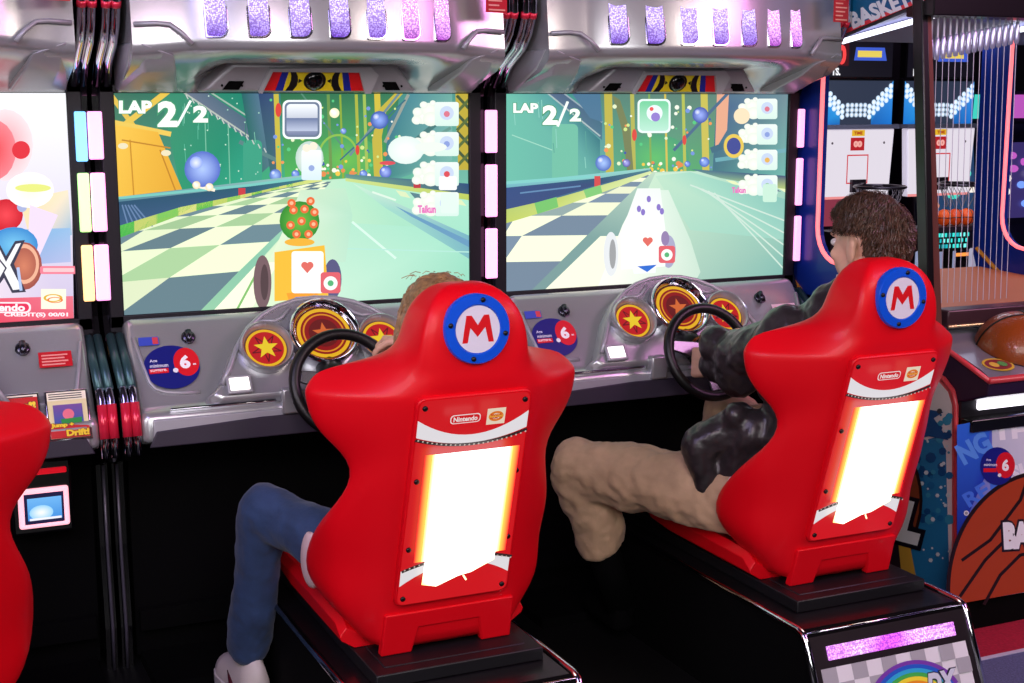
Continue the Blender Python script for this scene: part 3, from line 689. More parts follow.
def draw_first(a):
    a.poly([(-60,88),(70,88),(74,328),(-60,335)],[(250,248,252),(248,250,252),(205,190,225),(250,230,235)])
    a.poly([(20,200),(68,190),(72,235),(30,240)],[(250,225,160),(245,230,200),(150,190,220),(245,220,200)])
    a.poly([(-60,232),(70,228),(71,262),(-60,270)],[(110,170,220),(150,190,230),(180,190,230),(110,150,210)])
    a.blob(5,145,28,(250,150,160),(250,225,230),ry=36); a.blob(-6,150,22,(235,60,70),(245,130,140),ry=30); a.circ(21,150,9,(225,40,55))
    a.blob(6,215,17,(245,70,80),(205,20,40),ry=16); a.circ(22,207,5,(170,180,220)); a.blob(30,190,24,(252,250,225),(250,248,250),ry=18); a.circ(33,188,18,(230,235,130),ry=4); a.poly([(30,205),(58,215),(40,255),(28,240)],(238,220,245))
    a.blob(14,245,24,(120,200,240),(60,140,210),ry=18); a.blob(24,266,18,(215,130,100),(160,80,70),ry=24); a.ring(24,264,12,15,(240,180,150),ry=20)
    a.poly([(-30,240),(-2,241),(6,256),(15,241),(25,240),(14,264),(26,292),(12,293),(4,278),(-10,298),(-30,298)],(60,60,80)); a.poly([(-30,243),(-3,244),(6,262),(16,244),(21,243),(10,265),(22,289),(13,290),(4,272),(-12,294),(-30,294)],(250,250,252)); a.line([(-8,250),(6,268),(-4,286)],1.6,(60,60,80))
    a.line([(18,268),(21,290)],3,(180,200,240)); a.rrect(40,266,76,274,2,(245,130,150)); a.rrect(43,268,74,272,1,(250,200,205))
    a.poly([(-60,300),(73,296),(74,330),(-60,335)],[(235,60,90),(235,120,140),(235,90,110),(225,40,80)])
    a.rrect(-34,302,31,313,5,(255,235,240)); a.rrect(-32,303.5,29,311.5,4,(230,50,90)); a.text('Nintendo',0,307.5,50,7.5,(255,245,250),.04)
    a.rect(41,289,66,309,(252,246,225)); a.ring(53,298,7,9.5,(225,180,60),ry=4); a.ring(55,300,6,8,(240,130,60),ry=3)
    a.text('CREDIT(S) 00/01',36,315,64,5,(255,240,245),.04)
# ================================================================== SEAT (local origin: seat centre on floor, y absolute)
def lerp_tab(tab,z):
    for (z0,*a),(z1,*b) in zip(tab,tab[1:]):
        if z<=z1:
            t=(z-z0)/(z1-z0); t=max(0,t); return [p+(q-p)*t for p,q in zip(a,b)]
    return list(tab[-1][1:])
#        z     b    yb     w     ys     yf    inner thickness
SHELL=[(.335,.150,-1.040,.170,-1.00,-.90,.035),(.38,.150,-1.052,.190,-1.005,-.89,.035),(.42,.150,-1.061,.230,-1.005,-.885,.035),(.46,.150,-1.071,.264,-1.005,-.866,.035),
(.50,.149,-1.082,.283,-1.005,-.858,.035),(.55,.148,-1.096,.287,-1.01,-.876,.035),(.60,.147,-1.110,.282,-1.02,-.918,.035),(.65,.145,-1.127,.270,-1.035,-.965,.035),(.70,.142,-1.142,.250,-1.06,-1.025,.03),
(.745,.14,-1.156,.232,-1.09,-1.06,.03),(.785,.138,-1.168,.226,-1.10,-1.062,.03),(.82,.137,-1.178,.245,-1.09,-1.05,.03),(.85,.136,-1.187,.275,-1.08,-1.045,.03),(.88,.136,-1.196,.297,-1.076,-1.038,.035),
(.91,.135,-1.205,.310,-1.075,-1.03,.04),(.945,.134,-1.215,.316,-1.075,-1.03,.04),(.957,.132,-1.218,.316,-1.074,-1.03,.04),
(.965,.131,-1.221,.312,-1.07,-1.03,.04),(.985,.128,-1.225,.296,-1.06,-1.03,.04),(1.0,.124,-1.226,.27,-1.06,-1.035,.04),(1.018,.122,-1.227,.185,-1.11,-1.055,.04),(1.035,.120,-1.228,.145,-1.15,-1.07,.04),(1.06,.118,-1.228,.130,-1.16,-1.085,.04),(1.09,.114,-1.228,.123,-1.165,-1.09,.04),
(1.125,.103,-1.222,.113,-1.16,-1.10,.04),(1.155,.084,-1.208,.093,-1.155,-1.11,.03),(1.176,.058,-1.183,.064,-1.15,-1.12,.02),(1.183,.030,-1.165,.033,-1.15,-1.13,.01)]
def make_seat(label, x):
    t=thing('gaming_chair', label, 'arcade seat', (x,0,0), 'red racing seats facing the cabinets')
    rings=[]
    for z,b,yb,w,ys,yf,th in SHELL:
        mf=0 if z<.962 else .035*max(0,1-abs(z-1.0)/.045)
        d=max(.035,min(.07,(yf-yb)*.5))
        ws=w-.035*max(0,1-abs(z-.54)/.13)
        right=[(0,yb),(b*.6,yb),(b,yb+.003),(b+(ws-b)*.30,yb+(ys-yb)*.25+mf*.8),(b+(ws-b)*.8,yb+(ys-yb)*.8+mf),(ws,ys+.012+mf*.5),((w+ws)/2+.002,(ys+yf)/2+.01),(w-.004,yf),(w-th*.6,yf+.004),(w-th,yf-.008),(w-th-.01,ys+.035),(b*.9,yb+d+.01),(b*.5,yb+d),(0,yb+d)]
        left=[(-p[0],p[1]) for p in right[1:-1]][::-1]
        rings.append([(p[0],p[1],z) for p in right+left])
    m=MB(); m.loft(rings,True,True); sh=m.build('seat_shell',RED,t,sub=1)
    # soft horizontal creases on the wings, feet of the shell
    yy=lambda z: -1.040-(z-.335)*.25
    m=MB(); m.prism([(x_,yy(z_),z_) for x_,z_ in ((-.158,.336),(-.085,.336),(-.072,.398),(.072,.398),(.085,.336),(.158,.336),(.155,.44),(-.155,.44))],(0,.02,0),(0,-.004,0)); m.build('shell_skirt',RED,sh,bevel=.004,bseg=3)

    # inner upholstery
    m=MB(); 
    rr=[]
    for z in (.42,.55,.7,.85,.95,1.02):
        b,yb,w,ys,yf,th=lerp_tab(SHELL,z); d=.07
        rr.append([(-.10,yb+d-.005,z),(.10,yb+d-.005,z),(.09,yb+d+.022,z),(0,yb+d+.012,z),(-.09,yb+d+.022,z)])
    m.loft(rr,True,True); m.build('back_cushion',mat('black_vinyl',(14,14,16),.45,bump=.2,bscale=200),sh,bevel=.008)
    # seat pan
    m=MB(); w=.224
    sec=[(-.965,.335,.385),(-.93,.335,.408),(-.75,.335,.412),(-.55,.336,.412),(-.46,.345,.412),(-.41,.368,.415),(-.38,.385,.412)]
    rings=[]
    for y,z0,z1 in sec:
        rings.append([(-w,y,z0+.02),(-w+.03,y,z0),(w-.03,y,z0),(w,y,z0+.02),(w+.004,y,z1-.02),(w-.012,y,z1),(w-.035,y,z1-.012),(0,y,z1-.022),(-w+.035,y,z1-.012),(-w+.012,y,z1),(-w-.004,y,z1-.02)])
    m.loft(rings,True,True); m.build('seat_pan',RED,t,bevel=.012,bseg=3)
    # mounting plate + rails
    m=MB(); m.box(-.20,.20,-1.135,-.22,.303,.334); m.box(-.17,.17,-1.10,-.3,.33,.336); mp=m.build('mounting_plate',PLATE,t,bevel=.006)
    # platform under it
    P0=-.009
    m=MB(); x0,x1=-.252+P0,.240+P0
    loop=lambda x,e=0:[(x,-.30,.0),(x,-.30,.30),(x,-1.235,.30),(x,-1.25,.293),(x,-1.375,.0)]
    m.prism(loop(x0),(0,0,0),(x1-x0,0,0)); pf=m.build('platform',DEEP,t)
    m=MB(); m.box(x0+.012,x1-.012,-1.228,-.30,.2995,.3025); m.build('platform_top',BLACKTOP,pf)
    for x_ in (x0,x1):
        m=MB(); m.tube([(x_,-.30,.302),(x_,-1.225,.302),(x_,-1.245,.296),(x_,-1.256,.282),(x_,-1.38,-.0+.003)],.009,seg=10); m.build('edge_trim',CHROME,pf,smooth=True)
    m=MB(); m.tube([(x0,-1.246,.298),(x1,-1.246,.298)],.003,seg=8); m.build('rear_trim',CHROME,pf,smooth=True)
    # rear face print
    A=Vector((0,-1.252,.290)); B=Vector((0,-1.376,.0)); vv=(A-B).normalized(); n=Vector((1,0,0)).cross(vv); n=n if n.y<0 else -n
    a=Art(lambda p,q:A+Vector((p+P0-.006,0,0))+vv*q+n*.002,n,.0001); L=.305
    a.rect(-.245,-L,.245,0,(28,20,26)); a.rect(-.222,-L,.222,-.078,(226,224,230))
    for i in range(10):
        for j in range(6):
            if (i+j)%2==0: a.rect(-.222+.0444*i,max(-L,-.078-.038*(j+1)),-.222+.0444*(i+1),-.078-.038*j,(168,166,174))
    cols=[(120,60,170),(40,90,200),(50,170,220),(70,180,80),(245,225,60),(245,150,40),(225,40,40)]
    R=.150
    for k,c in enumerate(cols):
        a.ring(.03,-.215,R-.0125*(k+1),R-.0125*k,c,ry=(R-.0125*k)*.78,a0=PI*.12,a1=PI*1.02,seg=30)
    a.ring(.03,-.215,.058,.063,(90,90,100),ry=.05,a0=0,a1=PI)
    a.text('DX',.12,-.165,.10,.055,(205,210,225),.06,shear=.3,outline=(40,40,60),ow=.05)
    pr_=a.build('platform_print',ARTP,pf)
    m=MB(); c=A+vv*-.044+n*.003+Vector((P0-.006,0,0)); m.obox(c,Vector((.195,0,0)),vv*.017,n*.004); m.build('light_bar',honey_mat('honeycomb_bar',(225,95,235),(255,210,255),1.25),pf,bevel=.002)
    # emblem
    zc=1.094; yc=lerp_tab(SHELL,zc)[1]-.001; n=Vector((0,-1,.03)).normalized(); v=Vector((0,.03,1)).normalized()
    C=Vector((-.002,yc,zc)); m=MB(); m.lathe(C,n,[(.0735,-.012),(.0735,.004),(.071,.008),(.052,.009),(.05,.006),(.0001,.006)],48)
    em=m.build('emblem',mat('emblem_blue',(16,84,214),.3,0,.2),sh,smooth=True,auto=35)
    a=Art(lambda p,q:C+Vector((p,0,0))+v*q+n*.0065,n,.0004); a.circ(0,0,.0495,(222,220,232),seg=40)
    M=[(-.036,-.028),(-.024,-.028),(-.017,.004),(-.001,-.016),(.017,.004),(.024,-.028),(.036,-.028),(.026,.030),(.014,.030),(0,.009),(-.014,.030),(-.026,.030)]
    a.put([(x_*.98,y_*.98) for x_,y_ in M],[(0,1,2,11),(2,10,11),(2,3,9,10),(3,4,8,9),(4,5,6,7),(4,7,8)],[rgb((214,20,30))]*12); a.build('emblem_face',ARTP,em)
    for k in range(4):
        t_=PI/4*1+k*PI/2+.6; p=C+Vector((math.cos(t_)*.062,0,0))+v*math.sin(t_)*.062; m=MB(); m.lathe(p,n,[(.0052,.006),(.0052,.011),(.0001,.012)],12); m.build('screw',BLACK,em,smooth=True)
    # backlit panel
    A=Vector((0,-1.2225,.958)); B=Vector((0,-1.0745,.462)); vv=(A-B).normalized(); n=Vector((1,0,0)).cross(vv); n=n if n.y<0 else -n
    L=(A-B).length; F=lambda p,q:B+Vector((p-.002,0,0))+vv*q
    def rr(w0,w1,q0,q1,r):
        pts=[]
        for (sx,qq,sgn,st) in ((1,q1,-1,0),(-1,q1,-1,PI/2),(-1,q0,1,PI),(1,q0,1,3*PI/2)):
            ww=(w1 if qq==q1 else w0)
            for k in range(6):
                t_=st+PI/2*k/5; pts.append((sx*(ww-r)+r*math.cos(t_),(qq-r if qq==q1 else qq+r)+r*math.sin(t_)))
        return pts
    m=MB(); m.prism([F(*p) for p in rr(.137,.131,0,L,.02)],-n*.010,n*.005); 
    pn=m.build('back_panel',RED,sh,bevel=.003)
    a=Art(lambda p,q:F(p,q)+n*.0056,n,.0003); w0,w1=.131,.125
    W_=lambda q:w0+(w1-w0)*q/L
    a.poly(rr(w0,w1,.005,L-.005,.016),(226,14,26))
    # white arcs with a dark dotted line, top and bottom
    def arcband(q0,dip,th,c,side=1):
        N_=16; pts=[]
        for k in range(N_+1):
            x=-1+2*k/N_; pts.append((x*W_(q0),q0+dip*(x*x)*side))
        for k in range(N_,-1,-1):
            x=-1+2*k/N_; pts.append((x*W_(q0),q0+dip*(x*x)*side*.55-th*side if side>0 else q0+dip*(x*x)*side*.55+th))
        a.put(pts,[(k,k+1,2*N_-k,2*N_+1-k) for k in range(N_)],[rgb(c)]*len(pts))
    arcband(L-.095,.045,.02,(245,240,245)); arcband(.10,.045,.020,(245,240,245),-1)
    for (q0,d,s_) in ((L-.118,.022,1),(.122,.022,-1)):
        a.line([(x/10*W_(q0),q0+d*(x/10)**2*s_) for x in range(-10,11)],.007,(50,28,30))
        for k in range(24): x=-1+2*(k+.5)/24; a.circ(x*W_(q0),q0+d*x*x*s_+.001,.0022,(205,190,180),seg=6)
    # soft hot zone
    def zone(we,q0,q1,c0,c1,w_in):
        for s in (-1,1): a.poly([(s*w_in,q0),(s*we,q0),(s*we,q1),(s*w_in,q1)],[c1,c0,c0,c1],1)
    q0,q1=.125,L-.125
    HOT=(255,255,252)
    zone(.108,q0,q1,(232,30,30),(255,150,60),.093); zone(.093,q0,q1,(255,150,60),(255,244,190),.083)
    a.rect(-.083,q0,.083,q1,HOT,1)
    a.poly([(-.083,q0),(.083,q0),(.083,q0-.02),(.03,q0-.045),(0,q0-.05),(-.05,q0-.07),(-.085,q0-.06)],[HOT,HOT,(255,240,170),(255,252,235),(255,252,235),(255,250,220),(255,220,120)],1)
    for pts_ in ([(.02,.345),(.03,.36)],[(-.005,.285),(.012,.295),(.026,.315)],[(.012,.29),(-.01,.28)],[(.02,.062),(.012,.075)]): a.line(pts_,.004,(250,225,170),1)
    # maker marks
    a.rrect(-.062,L-.055,.006,L-.034,.008,(250,235,235)); a.rrect(-.060,L-.053,.004,L-.036,.007,(222,20,30)); a.text('Nintendo',-.028,L-.0445,.054,.0115,(250,240,240),.03)
    a.rect(.020,L-.064,.062,L-.026,(245,225,200)); a.ring(.041,L-.045,.010,.017,(235,120,30),ry=.012); a.rect(.026,L-.048,.056,L-.041,(245,170,60)); a.text('BANDAI',.041,L-.0415,.026,.005,(200,40,30),.03); a.text('NAMCO',.041,L-.0485,.026,.005,(200,40,30),.03)
    a.build('backlit_print',[art_mat('backlit_print_edge',.8,.35),art_mat('backlit_hot',2.6,.4)],pn)
    for (sx,q) in ((-1,L-.022),(1,L-.022),(-1,L*.62),(1,L*.62),(-1,L*.29),(1,L*.29),(-1,.022),(1,.022)):
        wq=W_(q)-.012; m=MB(); m.lathe(F(sx*wq,q)+n*.0055,n,[(.006,0),(.006,.004),(.004,.0055),(.0001,.0055)],12); m.build('screw',BLACK,pn,smooth=True)
    return t
# ================================================================== BASKETBALL MACHINE
BX=2.822
def make_basket():
    t=thing('basketball_arcade_machine','blue basketball arcade machine with a dark cage and a large basketball printed on its front','arcade machine',(BX,0,0))
    NEON=mat('neon_pink',(255,120,120),.4,emit=(255,105,110),es=1.7)
    BLUE=mat('cage_blue',(14,42,130),.35,0,.2)
    # lower body
    m=MB(); m.box(0,2.4,-.835,.6,.115,.62); m.box(.0,2.4,-.80,.6,.62,.70); m.build('lower_body',mat('body_dark',(30,26,34),.5),t,world=False)
    m=MB(); m.box(.02,2.4,-.82,.6,.0,.115); m.build('plinth',DEEP,t)
    # front print : plane y=-.836
    fn=pix_plane(1,-.838,Vector((BX,0,0)))
    a=Art(fn,(0,-1,0),.0001,ydown=True)
    a.poly([(957,425),(1060,406),(1165,387),(1165,568),(1060,586),(957,604)],[(30,70,200),(210,215,235),(60,100,220),(30,60,190),(225,225,240),(30,60,190)])
    a.poly([(957,425),(990,419),(988,470),(957,540)],[(50,110,230),(50,110,230),(30,60,190),(20,40,150)])
    a.poly([(992,419),(1060,406),(1060,540),(992,560)],[(200,205,225),(235,235,245),(240,240,250),(180,190,220)])
    a.text('NG',974,448,34,22,(90,150,240),.05,rot=.5); a.text('REA',984,490,44,15,(70,120,230),.03,rot=.55); a.text('SHO',1030,470,40,18,(240,240,250),.05,rot=.25); a.text('THR',1022,430,60,16,(244,244,252),.05,rot=.1)
    a.poly([(954,604)]+[(1046+100*math.cos(t_),590+120*math.sin(t_)) for t_ in [PI*(.98+1.06*k/40) for k in range(41)]]+[(1146,570)],(30,12,12))
    ballp=[(957,604)]+[(1046+96*math.cos(t_),590+116*math.sin(t_)) for t_ in [PI*(.98+1.06*k/40) for k in range(41)]]+[(1141,571)]
    a.poly([p for p in ballp],(172,62,26))
    a.line([(960,596),(985,560),(1010,535),(1040,515)],3.2,(30,12,12)); a.line([(984,604),(1000,575),(1020,555),(1050,548)],3.2,(30,12,12)); a.line([(962,560),(990,540),(1020,500),(1030,472)],3.2,(30,12,12))
    a.text('BASKETBALL',1062,533,118,28,(245,245,250),.08,outline=(25,15,30),ow=.08,rot=.05)
    a.circ(966,513,2.6,(220,220,225)); a.circ(966,513,1.6,(150,150,155))
    cx,cy=997,466; a.circ(cx,cy,17,(24,28,130),ry=19); a.circ(cx+8,cy-1,9.5,(220,22,40),ry=13); a.text('6',cx+8,cy-1,7,12,(255,255,255),.05); a.text('Age',cx-9,cy-6,5,3,(230,230,250),.02); a.text('minimum',cx-7,cy-1.5,13,3,(230,230,250),.02); a.rect(cx-14,cy+2,cx-1,cy+6,(220,22,40)); a.circ(cx+2,cy+9,1.8,(235,240,250))
    fp=a.build('front_print',ARTP,t); f2=fp.copy(); COL.objects.link(f2); f2.parent=t; f2.location=(.885,0,0)
    # side print plane x=BX
    fn=pix_plane(0,BX-.004,Vector((BX,0,0)))
    a=Art(fn,(-1,0,0),.00005,ydown=True)
    pts=[(957,640),(957,405),(953,390),(944,378),(930,370),(900,362),(860,352),(835,352),(835,640)]
    a.poly(pts,(232,100,104)); a.poly([(952,636),(952,405),(948,392),(940,383),(928,375),(898,367),(860,357),(840,357),(840,636)],(236,222,226))
    a.poly([(840,636),(952,636),(952,570),(905,558),(840,560)],(18,40,100)); a.poly([(900,436),(915,428),(925,440),(940,436),(946,452),(950,600),(900,580)],(40,125,180))
    random.seed(11)
    for _ in range(70):
        x=random.uniform(896,950); y=random.uniform(408,520); a.circ(x,y,random.uniform(1,6),random.choice([(30,110,170),(24,80,140),(60,150,190)]),seg=7)
    for _ in range(30):
        x=random.uniform(915,951); y=random.uniform(430,560); a.circ(x,y,random.uniform(.8,2.4),(215,225,235),seg=6)
    a.poly([(905,405),(945,412),(935,418),(950,440),(930,436),(915,440)],(24,80,140))
    a.circ(884,500,40,(40,20,20),ry=62); a.circ(884,500,37,(140,66,40),ry=58); a.line([(858,470),(880,490),(918,500)],2.5,(40,20,20)); a.line([(884,442),(896,500),(890,556)],2.5,(40,20,20))
    a.circ(899,530,16,(44,28,40),ry=40); a.poly([(900,545),(912,548),(922,600),(905,596)],(210,160,60))
    a.text('BALL',874,512,104,42,(235,235,240),.08,rot=-.26,outline=(20,14,30),ow=.1)
    a.circ(941,411,2.6,(60,60,70)); a.build('side_print',ARTP,t)
    # red t-moulding
    fn=pix_plane(0,BX-.004,Vector((BX,0,0))); m=MB(); m.tube([fn(x,y) for x,y in ((956,640),(956,500),(956,405),(953,391),(944,379),(930,371),(900,363),(860,353))],.008,seg=8); m.build('side_moulding',mat('trim_red',(226,70,80),.3,0,.2),t,smooth=True)
    # console
    m=MB(); loop=[(0,-.90,.735),(0,-.905,.775),(0,-.86,.80),(0,-.62,.875),(0,-.55,.93),(0,-.50,.93),(0,-.50,.70),(0,-.80,.70)]
    m.prism(loop,(0,0,0),(2.4,0,0)); cs=m.build('console',mat('console_purple',(40,22,50),.3,0,.2),t,bevel=.006)
    m=MB(); m.prism([(.012,-.895,.786),(.012,-.86,.8035),(.012,-.625,.878),(.012,-.63,.872),(.012,-.86,.795)],(0,0,0),(2.36,0,0)); m.build('console_top',mat('console_silver',(150,150,160),.3,.5),cs)
    m=MB(); m.tube([(-.0,-.903,.782),(2.4,-.903,.782)],.010,seg=8); m.tube([(0,-.903,.782),(0,-.62,.882)],.008,seg=8); m.build('console_edge',mat('trim_red',(226,70,80),.3),cs,smooth=True)
    m=MB(); m.box(.055,2.3,-.812,-.798,.672,.712); m.build('light_tube',mat('tube_white',(255,255,255),.4,emit=(250,245,255),es=2.2),t,bevel=.012)
    m=MB(); m.box(0,2.4,-.845,-.79,.618,.655); m.build('ledge',BLACKG,t,bevel=.004)
    # ball-shaped dome on the console
    c=Vector((.235,-.76,.825)); n=Vector((0,-.3,1)).normalized(); m=MB(); R=.125
    m.lathe(c,n,[(R*math.cos(q),R*.95*math.sin(q)) for q in [PI/2*k/10 for k in range(11)]],40)
    dm=m.build('ball_dome',mat('ball_brown',(150,70,20),.3,0,.5,bump=.4,bscale=220),cs,smooth=True)
    m=MB(); u=n.orthogonal().normalized(); w=n.cross(u)
    for a_ in (0.4,0.4+PI/2):
        d=u*math.cos(a_)+w*math.sin(a_); m.tube([c+d*R*1.004*math.cos(q)+n*R*.955*math.sin(q) for q in [PI*k/24 for k in range(25)]],.003,seg=6)
    m.lathe(c,n,[(R+.004,.0),(R+.006,.006),(R,.010)],40); m.build('dome_seam',BLACK,dm,smooth=True)
    fn=lambda x,y: Vector((x,-.86,.8045))+Vector((0,.24,.075)).normalized()*y
    a=Art(fn,(0,-.3,.95),.0006); a.circ(.09,.02,.052,(220,190,60),ry=.038); a.circ(.09,.02,.044,(140,50,60),ry=.03); a.circ(.075,.02,.015,(235,200,80)); a.circ(.105,.02,.015,(90,170,90)); a.build('console_sticker',ARTP,cs)
    # cage: front posts, roof, sills
    BK=mat('cage_black',(10,8,12),.35,0,.15)
    m=MB()
    def post(xa,xb,ztop=1.87): m.loft([[(xa,-.66,.90),(xb,-.66,.90),(xb,-.615,.90),(xa,-.615,.90)],[(xa,-.555,ztop),(xb,-.555,ztop),(xb,-.512,ztop),(xa,-.512,ztop)]],True,True)
    post(-.010,.014); m.build('corner_post',BK,t,bevel=.004)
    m=MB(); m.loft([[(.014,-.652,.905),(.044,-.652,.905),(.044,-.63,.905),(.014,-.63,.905)],[(.014,-.552,1.80),(.034,-.552,1.80),(.034,-.53,1.80),(.014,-.53,1.80)]],True,True); m.build('post_strip',mat('post_brown',(120,74,66),.3,.4),t)
    m=MB(); m.box(.055,2.4,-.665,-.60,.895,.945); m.build('cage_sill',mat('sill_brown',(70,48,54),.3,.3),t,bevel=.005)
    m=MB(); m.tube([(.055,-.668,.898),(2.4,-.668,.898)],.005,seg=8); m.build('sill_trim',mat('brass_trim',(220,180,140),.2,.8),t,smooth=True)
    m=MB(); m.box(0,2.4,-.60,-.48,1.80,2.4); m.build('front_header',BK,t,bevel=.004)
    m=MB(); m.loft([[(.0,-.5,1.93),(2.4,-.5,1.93),(2.4,-.5,1.97),(0,-.5,1.97)],[(0,.6,1.78),(2.4,.6,1.78),(2.4,.6,1.82),(0,.6,1.82)]],True,True); m.build('cage_roof',mat('cage_ceiling',(150,150,190),.5),t)
    m=MB(); m.lathe((.045,-.60,1.86),(0,-1,0),[(.012,0),(.012,.01),(.008,.014),(.0001,.014)],14); m.build('header_bolt',CHROME,t,smooth=True)
    # marquee on the side
    fn=pix_plane(0,BX-.004,Vector((BX,0,0))); a=Art(fn,(-1,0,0),.0001,ydown=True)
    def q(p,up_): return [(p[0],p[1])]
    a.poly([(790,57),(925,0),(925,-70),(790,-20)],[(20,110,130),(20,90,150),(20,90,150),(20,120,120)]); a.poly([(790,57),(925,0),(925,-4.5),(790,53)],(226,60,70))
    a.text('STREET BASKETBALL',868,14,172,17,(235,242,245),.05,rot=.385)
    a.circ(796,20,7,(20,80,50)); mq=a.build('side_marquee',ARTP,t)
    bm=bmesh.new(); bm.from_mesh(mq.data); bmesh.ops.bisect_plane(bm,geom=bm.verts[:]+bm.edges[:]+bm.faces[:],dist=1e-6,plane_co=(0,-.60,0),plane_no=(0,-1,0),clear_outer=True); bm.to_mesh(mq.data); bm.free()
    m=MB(); m.prism([tuple(fn(x,y)) for x,y in ((790,57),(921,2),(921,-70),(790,-20))],(.004,0,0),(.03,0,0)); m.build('marquee_box',BK,t)
    # side and middle partitions with neon rimmed windows
    for k,xx in enumerate((0.0,.885)):
        m=MB(); th=.02
        win=[(-.02,1.80),(-.02,1.16)]+[(-.12+.10*math.cos(PI*j/10) ,1.16-.10*math.sin(PI*j/10)) for j in range(1,6)]+[(-.50,1.02),(-.60,1.0)]
        e0=-.10 if k==0 else 0
        win=[(e0,1.80),(e0,1.15)]+[(e0-.11+.11*math.cos(PI/2*j/6),1.15-.11*math.sin(PI/2*j/6)) for j in range(1,7)]+[(-.35,1.01),(-.56,.985)]
        back=[(.15,1.80),(.15,.70),(-.50,.70),(-.56,.90)]
        # blue sheet: strip between the window outline and outer outline
        outer=[(.15,1.80),(.15,1.15),(.15,1.10),(.14,1.0),(.12,.95),(.10,.90),(.05,.86),(-.02,.80),(-.35,.80),(-.56,.90)]
        outer=outer[:len(win)]
        while len(outer)<len(win): outer.append((-.56,.90))
        rs=[]
        for (y0,z0),(y1,z1) in zip(win,outer): rs.append([(xx,y0,z0),(xx,y1,z1),(xx+th,y1,z1),(xx+th,y0,z0)])
        m.loft(rs,True,True); m.box(xx,xx+th,-.56,.15,.62,.92)
        sp=m.build('cage_partition',BLUE,t)
        m=MB(); m.tube([(xx-.004,y,z) for y,z in win],.007,seg=8); m.build('neon_edge',NEON,sp,smooth=True)
        m=MB(); m.tube([(xx-.003,.12,1.02),(xx-.003,-.02,.93)],.008,seg=6); m.build('yellow_stripe',mat('stripe_yellow',(190,130,40),.4),sp)
    # ceiling light tubes inside
    for (xa,xb) in ((.16,.17),(.52,.53),(1.1,1.11),(1.45,1.46)):
        m=MB(); m.tube([(xa,-.45,1.905),(xb,.50,1.775)],.010,seg=8); m.build('cage_light',mat('tube_cool',(250,250,255),.4,emit=(235,240,255),es=3.0),t,smooth=True)
    # hanging cord weights
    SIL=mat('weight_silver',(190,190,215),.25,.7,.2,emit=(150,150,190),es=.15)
    for k in range(15):
        x=.048+.0235*k; z1=1.745+.004*k-.02; m=MB(); m.lathe((x,-.54,z1-.055),(0,0,1),[(.0001,0),(.007,.002),(.0085,.015),(.0085,.05),(.006,.058),(.006,.066),(.0001,.066)],12)
        h=m.build('cord_weight',SIL,t,smooth=True)
        m=MB(); m.tube([(x,-.54,1.80),(x,-.54,z1)],.003,seg=6); m.tube([(x,-.54,z1-.05),(x+.002,-.56,.95)],.0011,seg=5); m.build('cord',mat('cord_white',(200,200,215),.5),h)
    # ball trough and floor of the cage
    m=MB(); m.loft([[(.07,-.55,.90),(.88,-.55,.90),(.88,-.55,.935),(.07,-.55,.935)],[(.07,.1,.92),(.88,.1,.92),(.88,.1,.955),(.07,.1,.955)]],True,True); m.build('ball_ramp',mat('ramp_orange',(196,120,70),.5),t)
    # front glass
    return t
basket=make_basket()

